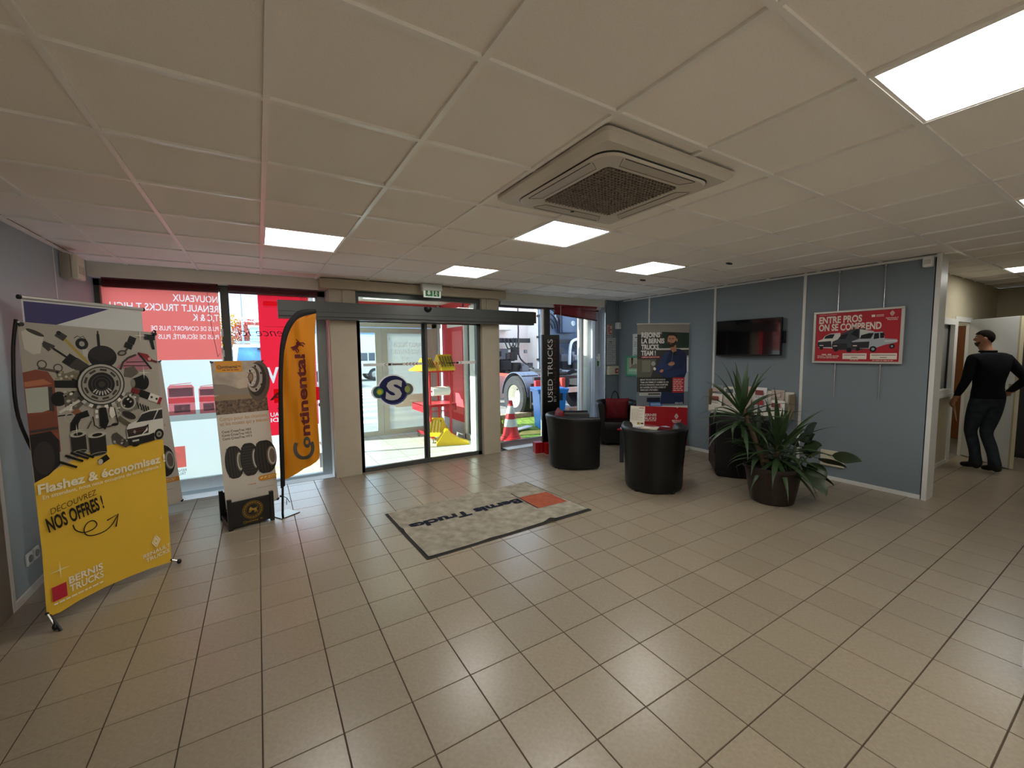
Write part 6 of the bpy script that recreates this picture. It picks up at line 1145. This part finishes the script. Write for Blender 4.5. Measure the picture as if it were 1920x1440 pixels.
def tractor(label, loc, white, rear=True, marks=None):
    t = thing('tractor_truck', label, 'truck', loc); col = mat('truck_white', '#f6f3ea', .35, var=.02, scale=2) if white else mat('truck_slate', '#4a5a74', .4, var=.05, scale=3); chas = mat('chassis_dark', '#26262a', .6, var=.2, scale=9); fend = mat('fender_grey', '#5a6474', .5, var=.05, scale=6)
    for x in (-.42, .42): mb = MB(); mb.box(x - .05, .0, .75, x + .05, 5.2, 1.0, mat('rail_red', '#b8463c', .6) if white and x < 0 else chas); mb.build('chassis_rail', t)
    cab(t, col, 4.0, 6.2, 1.05, 3.55, 1.24)
    for s in (-1, 1):
        wheel(t, (s * 1.02, .95, .52), .52, .56, rimw, s); wheel(t, (s * 1.08, 5.0, .52), .52, .34, rimw, s)
        mb = MB(); A = [PI * (.02 + .96 * k / 16) for k in range(17)]; pts = [(.95 - .62 * math.cos(a), .52 + .62 * math.sin(a)) for a in A]; vs = [(s * x, y, z) for y, z in pts for x in (.72, 1.27)]; mb.add(vs + [(v[0], v[1], v[2] - .02) for v in vs], [(2 * k, 2 * k + 1, 2 * k + 3, 2 * k + 2) for k in range(16)] + [(34 + 2 * k + 2, 34 + 2 * k + 3, 34 + 2 * k + 1, 34 + 2 * k) for k in range(16)] + [(2 * k + 1, 34 + 2 * k + 1, 34 + 2 * k + 3, 2 * k + 3) for k in range(16)], fend)
        for k in (5, 8, 11): y, z = pts[k]; mb.tube([(s * .76, y, z + .004), (s * 1.25, y, z + .004)], .012, chas, 6)
        mb.build('fender', t, smooth=40)
        mb = MB(); mb.box(s * .72, .22, .28, s * 1.25, .25, .88, chas); mb.build('mud_flap', t)
        mb = MB(); mb.box(s * .70, .08, .80, s * 1.2, .16, .96, mat('tail_red', '#c0343c', .35), b=.01); mb.build('tail_light', t)
        mb = MB(); mb.add([(s * 1.25, 3.4, 1.05), (s * 1.25, 4.0, 1.05), (s * 1.24, 4.0, 3.5), (s * 1.24, 3.4, 3.3), (s * 1.19, 3.4, 1.05), (s * 1.19, 4.0, 1.05), (s * 1.18, 4.0, 3.5), (s * 1.18, 3.4, 3.3)], [(0, 1, 2, 3), (7, 6, 5, 4), (0, 3, 7, 4), (3, 2, 6, 7), (1, 5, 6, 2), (0, 4, 5, 1)], col); mb.build('side_deflector', t)
        mb = MB(); mb.tube([(s * 1.22, 3.36, 1.3), (s * 1.2, 3.36, 3.2)], .012, chas, 6)
        for z in (1.35, 2.1, 2.8): mb.box(s * 1.15, 3.36, z, s * 1.26, 3.40, z + .07, chas)
        mb.build('deflector_strut', t)
        mb = MB(); mb.tube([(s * .95, 2.2, .65), (s * .95, 3.8, .65)], .33, mat('tank_silver', '#b9bcc0', .3, metal=.5), 20); mb.build('fuel_tank', t, smooth=40)
    mb = MB(); mb.box(-.34, .05, .62, .34, .11, .75, P('#d9dde0')); mb.box(-.34, .045, .62, -.27, .11, .75, P('#2b56b0')); mb.build('number_plate', t)
    mb = MB(); mb.box(-1.2, .14, .96, 1.2, .22, 1.04, chas); mb.build('rear_beam', t)
    mb = MB(); mb.box(-.45, .9, 1.0, .45, 1.9, 1.1, chas, b=.03); mb.tube([(0, 1.3, 1.1), (0, 1.3, 1.16)], .45, chas, 20); mb.build('fifth_wheel', t)
    mb = MB()
    for k in range(26): x, y, z = R.uniform(-.9, .9), R.uniform(3.2, 3.9), R.uniform(1.0, 1.75); s_ = R.uniform(.05, .16); mb.box(x - s_, y - s_ * .6, z - s_, x + s_, y + s_ * .6, z + s_, [chas, mat('part_grey', '#6d6f74', .5), black_m][k % 3], b=.01)
    mb.build('gearbox_parts', t, kind='stuff')
    mb = MB(); mb.box(-.35, 3.66, 2.35, .38, 4.0, 3.15, mat('intake_white', '#f4f2ec', .35) if white else col, b=.06); mb.build('air_intake', t, smooth=40); mb = MB(); mb.lathe([(.10, 0), (.10, .02), (.06, .03), (.055, .01), (0, .01)], mat('intake_grey', '#b9bfc4', .4), 20, Matrix.Translation((.16, 3.66, 2.72)) @ Matrix.Rotation(PI / 2, 4, 'X')); mb.build('intake_cap', t, smooth=40)
    mb = MB(); mb.box(-.5, 3.7, 1.95, 1.1, 3.78, 2.1, chas); mb.build('bracket', t); mb = MB()
    for k in range(3): mb.tube(smooth_path([(.05 + k * .14, 3.66, 2.08), (.1 + k * .14, 3.5, 1.75), (.3 + k * .12, 3.55, 1.85), (.42 + k * .1, 3.66, 2.1)], 12), .022, black, 8)
    mb.tube(smooth_path([(.55, 3.6, 3.2), (.5, 3.5, 2.4), (.4, 3.3, 1.5), (.2, 2.2, 1.15)], 14), .025, black, 8); mb.build('air_hose', t, smooth=60)
    mb = MB()
    for k in range(7): mb.box(-1.15, 3.985, 1.85 + k * .16, -.55, 4.0, 1.88 + k * .16, fend)
    mb.build('rear_louvre', t)
    return t
t = tractor('white tractor unit seen from behind through the right window', (6.82, 8.0, -.02), True)
p = Print(plane((6.82, 8.22, -.02), (1, 0, 0), (0, 0, 1))); p.text('RENAULT', -1.22, .36, .36, .06, P('#d8d8d6'), .02); p.text('TRUCKS', .8, .36, .36, .06, P('#d8d8d6'), .02); p.build('mud_flap_lettering', t)
t2 = tractor('dark slate tractor unit beside the white one, with speed discs', (10.35, 8.9, -.02), False)
for x, n_ in ((-.35, '90'), (.05, '70')):
    p = Print(plane((10.35 + x, 12.885, 2.95), (1, 0, 0), (0, 0, 1)), off=.01, step=.003); p.ell(0, 0, .15, .17, P('#e2e6e8')); p.ring(0, 0, .14, .16, .012, P('#6d7a86')); p.text(n_, -.085, -.06, .17, .12, P('#55626f'), .0); p.build('speed_disc', t2)
mb = MB()
for k in range(4): mb.tube([Matrix.Translation((-.95, 3.8, 2.45)) @ Vector((( .25 + k * .13) * math.cos(a), 0, (.3 + k * .17) * math.sin(a))) for a in [PI * .05 + PI * .62 * q / 14 for q in range(15)]], .028, black, 8)
mb.build('coiled_hose', t2, smooth=60)
mb = MB(); mb.tube(smooth_path([(-.3, 3.3, 1.15), (-.32, 3.25, 1.7), (-.22, 3.25, 2.0), (.1, 3.3, 2.1), (.5, 3.3, 2.1)], 16), .055, mat('pipe_white', '#dfe6ea', .4), 10); mb.build('white_pipe', t2, smooth=60)

# white van in front of the left window, pickup through the outer door
t = thing('van', 'white van with a ladder rack seen through the left window', 'van', (.1, 20.5, -.02)); vw = mat('van_white', '#e8edef', .3); vg = mat('windscreen', '#3f7fae', .12, var=.35, scale=1.2, tint='#1d3c58')
mb = MB(); pf = [(0, .35), (0, .95), (.55, 1.22), (1.25, 2.0), (1.6, 2.12), (4.6, 2.15), (4.7, 1.9), (4.7, .35)]
mb.add([(-1.0, y, z) for y, z in pf] + [(1.0, y, z) for y, z in pf], [tuple(range(8)), tuple(range(15, 7, -1))] + [(k, 8 + k, 8 + (k + 1) % 8, (k + 1) % 8) for k in range(8)], vw); mb.build('body', t, smooth=25)
mb = MB(); mb.add([(-.88, .585, 1.28), (.88, .585, 1.28), (.80, 1.205, 1.97), (-.80, 1.205, 1.97), (-.88, .565, 1.27), (.88, .565, 1.27), (.80, 1.19, 1.98), (-.80, 1.19, 1.98)], [(0, 1, 2, 3), (7, 6, 5, 4), (0, 4, 5, 1), (1, 5, 6, 2), (2, 6, 7, 3), (3, 7, 4, 0)], vg); ws = mb.build('windscreen', t)
mb = MB(); mb.box(-.1, 1.0, 1.86, .12, 1.06, 1.94, black, None); mb.tube([(-.88, .55, 1.27), (.88, .55, 1.27)], .025, black, 8); mb.build('wiper_cowl', ws)
mb = MB(); mb.box(-.6, -.02, .55, .6, .0, .85, black_m); mb.build('grille', t)
for s in (-1, 1): mb = MB(); mb.box(s * .65, -.03, .75, s * .98, .1, 1.0, mat('headlamp', '#dfe5ea', .1), b=.03); mb.build('headlamp', t); wheel(t, (s * .9, .9, .35), .35, .24, rimw, s); wheel(t, (s * .9, 3.9, .35), .35, .24, rimw, s); mb = MB(); mb.box(s * 1.0, .75, 1.25, s * 1.25, .85, 1.6, black_m, b=.03); mb.build('mirror', t)
mb = MB(); [mb.tube([(-.95, y, 2.22), (.95, y, 2.28)], .03, mat('rack_alu', '#9aa2a8', .4, metal=.4), 8) for y in (1.5, 2.6, 3.8)]; [mb.tube([(x, 1.4, 2.25), (x, 4.2, 2.28)], .03, mat('rack_alu'), 8) for x in (-.9, -.2, .5, .9)]; mb.build('roof_rack', t, kind='stuff')
t = thing('pickup_truck', 'small white pickup truck parked beyond the outer lobby door', 'truck', (4.4, 26.5, -.02)); mb = MB(); pf = [(-2.2, .45), (-2.2, 1.05), (.55, 1.05), (.6, 1.78), (1.9, 1.80), (2.1, 1.3), (2.4, 1.05), (2.45, .45)]
mb.add([(x, -.85, z) for x, z in pf] + [(x, .85, z) for x, z in pf], [tuple(range(8))[::-1], tuple(range(8, 16))] + [(k, (k + 1) % 8, 8 + (k + 1) % 8, 8 + k) for k in range(8)], vw); mb.build('body', t)
for a in ([(.68, 1.2), (1.2, 1.2), (1.2, 1.68), (.68, 1.68)], [(1.27, 1.2), (2.02, 1.2), (1.85, 1.68), (1.27, 1.68)]): mb = MB(); mb.prism(a, .02, mat('side_glass', '#59616b', .15), Matrix.Translation((0, -.855, 0)) @ Matrix.Rotation(PI / 2, 4, 'X') @ Matrix.Translation((0, 0, -.015))); mb.build('window', t)
for x in (-1.35, 1.6): wheel(t, (x, -.8, .38), .38, .24, rimw, -1); wheel(t, (x, .8, .38), .38, .24, rimw, 1)
for o_ in list(t.children):
    if o_.name.startswith('wheel'):
        c = Vector((-1.35 if o_.data.vertices[0].co.x < 0 else 1.6, 0, .38)); sy = -1 if o_.data.vertices[0].co.y < 0 else 1
        for q in [o_] + list(o_.children):
            for v in q.data.vertices: d = v.co - Vector((c.x, sy * .8, .38)); v.co = Vector((c.x + d.y, sy * .8 - d.x * (1 if sy < 0 else 1) * (-1 if False else 1), .38 + d.z))
mb = MB(); mb.box(1.0, -.87, .92, 1.35, -.855, 1.0, P('#4b5058')); mb.box(1.45, -.87, .9, 1.6, -.855, 1.03, P('#4b5058')); mb.build('door_logo', t)

# buildings, trees, lamp post
t = thing('building', 'long white building with a blue band beyond the parked pickup', 'building', (16, 44, -.02)); mb = MB(); mb.box(-12, 0, 0, 30, 8, 3.6, mat('building_white', '#eef0ef', .7)); mb.build('wall', t); mb = MB(); mb.box(-12.1, -.1, 3.6, 30.1, 8.1, 5.2, mat('building_blue', '#6f9fd0', .6)); mb.build('roof_band', t)
t = thing('building', 'small pale blue building half hidden by the red window film', 'building', (.48, 37, -.02)); mb = MB(); mb.box(-.9, 0, 0, 2.5, 3, 3.7, mat('building_pale', '#a9c4dc', .7)); mb.build('wall', t); mb = MB()
for k in range(5): mb.box(-.92, -.04, 2.4 + k * .25, 2.52, 0, 2.48 + k * .25, mat('building_line', '#c6d8e8', .7))
mb.build('cladding', t, kind='stuff'); mb = MB(); mb.box(-1.0, -.1, 3.7, 2.6, 3.1, 3.85, P('#dfe7ee')); mb.build('roof', t)
mb = MB(); mb.tube([(-.93, 40, -.02), (-.93, 40, 7.6)], [.09, .05], mat('post_grey', '#8d959b', .5), 10); mb.box(-1.6, 39.9, 7.5, -.3, 40.1, 7.65, mat('post_grey')); mb.lathe([(.2, -.02), (.2, .3)], mat('post_grey'), 12, Matrix.Translation((-.93, 40, 0))); tag(mb.build('lamp_post'), 'thin grey lamp post rising above the autumn trees', 'lamp post')
def tree(label, x, y, h, r, cols, n, seed, group='autumn trees'):
    t = thing('tree', label, 'tree', (x, y, -.02), 0, group); rr_ = random.Random(seed); mb = MB(); mb.tube([(0, 0, 0), (.05, 0, h * .35), (0, .05, h * .7)], [.16, .12, .05], mat('trunk_bark', '#4d4034', .9), 8)
    for k in range(7): a = rr_.uniform(0, 6.28); mb.tube([(0, 0, h * .32), (r * .6 * math.cos(a), r * .6 * math.sin(a), h * rr_.uniform(.55, .85))], [.07, .02], mat('trunk_bark'), 6)
    mb.build('trunk', t, smooth=60); mb = MB(); vs = []; ms = [mat('leaf_' + c.strip('#'), c, .8, trans=.3) for c in cols]
    blobs = [(rr_.uniform(-.6, .6) * r, rr_.uniform(-.6, .6) * r, h * rr_.uniform(.45, .86), r * rr_.uniform(.35, .6)) for _ in range(9)]
    for k in range(n):
        bx, by, bz, br_ = blobs[k % 9]; v = Vector((rr_.gauss(0, 1), rr_.gauss(0, 1), rr_.gauss(0, 1))).normalized() * br_ * rr_.random() ** .4; c = Vector((bx, by, bz)) + v; a = Vector((rr_.gauss(0, 1), rr_.gauss(0, 1), rr_.gauss(0, 1))).normalized(); b = a.cross(Vector((.3, .5, .8))).normalized(); s_ = r * .07
        mb.add([c - a * s_, c + b * s_ * .6, c + a * s_, c - b * s_ * .6], [(0, 1, 2, 3)], ms[(k // 9) % len(ms)])
    mb.build('crown', t, kind='stuff')
tree('yellow autumn tree at the left end of the row beyond the van', -2.6, 45, 5.4, 1.7, ['#d9a21c', '#c98a20', '#a9a030'], 1500, 1)
tree('red autumn tree behind the lamp post', -.9, 44, 4.9, 1.6, ['#b8383c', '#c4565a', '#a86a4a'], 1500, 2)
tree('pinkish red autumn tree right of the lamp post', .6, 46, 5.2, 1.7, ['#c05058', '#b98090', '#c47a4a'], 1500, 3)
for k, (x, y, h, r_, lab) in enumerate(((17.4, 26, 4.6, 1.6, 'pale green tree beyond the white tractor unit'), (20.5, 27, 5.6, 2.0, 'taller green tree to the right of the pale one'), (24.5, 30, 5.5, 2.2, 'green tree farthest right behind the dark tractor unit'))): tree(lab, x, y, h, r_, ['#8fa6a0', '#7d968c', '#a8b8ae'], 1200, 10 + k, 'distant green trees')
hg = struct('horizon_hedge', (10, 70, 0)); mb = MB(); mb.box(-60, 80, -.02, 100, 84, 2.4, mat('far_hedge', '#7d8c78', .9, var=.3, scale=.6)); mb.build('hedge', hg, world=True, kind='stuff')
# white rounded column outside the right window
mb = MB(); mb.lathe([(.15, 0), (.15, 3.0)], mat('column_white', '#e8e6e2', .5), 28, Matrix.Translation((5.62, 6.34, 0))); tag(mb.build('column', smooth=40), 'white round column standing outside at the end of the right window', 'column')

# wheel chocks on a red trolley in the lobby
yel2 = mat('chock_yellow', '#efc81a', .4, var=.05, scale=6)
def chock(label, loc, rz, s, tilt=0.0, group='yellow wheel chocks'):
    t = thing('wheel_chock', label, 'wheel chock', loc, rz, group); prof = [(-.26 * s, 0), (.24 * s, 0), (.24 * s, .02 * s), (.10 * s, .07 * s), (-.02 * s, .15 * s), (-.08 * s, .225 * s), (-.12 * s, .235 * s), (-.26 * s, .03 * s)]; hw = .11 * s
    M_ = Matrix.Rotation(tilt, 4, 'Y'); mb = MB(); n = len(prof); mb.add([(x, -hw, z) for x, z in prof] + [(x, hw, z) for x, z in prof], [tuple(range(n)), tuple(range(2 * n - 1, n - 1, -1))] + [(k, n + k, n + (k + 1) % n, (k + 1) % n) for k in range(n)], yel2, M_); b = mb.build('body', t)
    mb = MB()
    for k in range(5): y = -hw * .8 + k * hw * .4; mb.box(-.01, y - .009 * s, 0, .17 * s, y + .009 * s, .012, mat('chock_slot', '#7a6410', .6), M_ @ Matrix.Translation((-.245 * s, 0, .065 * s)) @ Matrix.Rotation(-.97, 4, 'Y'))
    mb.build('slot', b, kind='stuff'); return t
t = thing('trolley', 'red wheeled trolley carrying yellow wheel chocks in the entrance lobby', 'trolley', (2.83, 7.45, 0)); rt = mat('trolley_red', '#d0222e', .35)
for x in (-.20, .22):
    mb = MB(); mb.box(x - .022, -.42, .09, x + .022, .42, .125, rt); mb.build('foot_bar', t)
    for y in (-.38, .38): mb = MB(); mb.tube([(x - .012, y, .045), (x + .012, y, .045)], .045, mat('castor_grey', '#8d8d8d', .5), 14); mb.box(x - .02, y - .02, .06, x + .02, y + .02, .09, chrome); mb.build('castor', t, smooth=40)
for y in (-.30, .34): mb = MB(); mb.box(-.2, y - .015, .095, .22, y + .015, .12, rt); mb.build('cross_bar', t)
for x, y in ((-.19, -.28), (.21, -.28), (.21, .32)): mb = MB(); mb.box(x - .018, y - .018, .12, x + .018, y + .018, 1.28, rt); mb.build('upright', t)
mb = MB(); mb.box(-.24, -.33, 1.28, .27, .36, 1.31, rt); mb.build('top_shelf', t)
mb = MB(); mb.box(-.34, -.33, .68, .30, .30, .69, mat('basket_red', '#c8404a', .4))
for x in (-.34, -.02, .30): mb.box(x - .006, -.33, .56, x + .006, -.318, .69, rt)
mb.box(-.34, -.33, .56, .30, -.32, .575, rt); mb.box(-.34, .29, .56, .30, .30, .69, rt); mb.box(-.34, -.33, .56, -.33, .3, .69, rt); mb.box(.29, -.33, .56, .3, .3, .69, rt); mb.build('basket', t)
mb = MB(); mb.tube([(-.15, -.28, .93), (.18, -.28, .93)], .085, mat('paper_roll', '#f4f3ee', .8), 20); mb.build('paper_roll', t, smooth=40); mb = MB(); mb.tube([(-.19, -.28, .93), (.22, -.28, .93)], .016, rt, 10); mb.build('roll_spindle', t)
chock('yellow wheel chock on the top shelf of the red trolley, left one', (2.55, 7.30, 1.31), PI * 1.0 - 1.2, 1.0)
chock('yellow wheel chock on the top shelf of the red trolley, right one', (2.93, 7.35, 1.31), -1.5 + PI, 1.25)
chock('yellow wheel chock lying across the foot bars of the red trolley', (2.82, 7.30, .128), -2.2 + PI, 1.35)
chock('yellow wheel chock on the stone floor in front of the red trolley', (2.92, 6.80, .0), -.35, 1.15)
mb = MB(); mb.tube(smooth_path([(3.18, 6.42, 2.15), (3.19, 6.45, 1.95), (3.2, 6.47, 1.7), (3.2, 6.46, 1.55)], 14), [.02 + .0022 * k for k in range(15)], white_gloss, 12); mb.tube([(3.17, 6.40, 2.14), (3.17, 6.40, 2.6)], .012, white_gloss, 8); tag(mb.build('blind_wand', smooth=60), 'white tapered pole hanging by the right glass of the lobby', 'pole')
mb = MB(); mb.box(2.965, 5.95, 1.34, 3.0, 6.02, 1.52, white_gloss, b=.006); tag(mb.build('lock_box'), 'white lock box on the right jamb of the sliding door', 'lock')
mb = MB(); mb.box(7.6, 2.3, 2.585, 8.4, 2.7, 2.6, mat('room_fill_light', '#fff6dc', .5, emit=4)); tag(mb.build('ceiling_light'), 'added fill light panel in the office behind the corridor window', 'light')  # added glowing panel so the room behind the glass is not dark
mb = MB(); mb.box(9.3, 2.2, 2.585, 9.9, 2.6, 2.6, mat('room_fill_light')); tag(mb.build('ceiling_light'), 'added fill light panel in the small room behind the corridor door', 'light')  # second added panel, brightens the room past the doorway
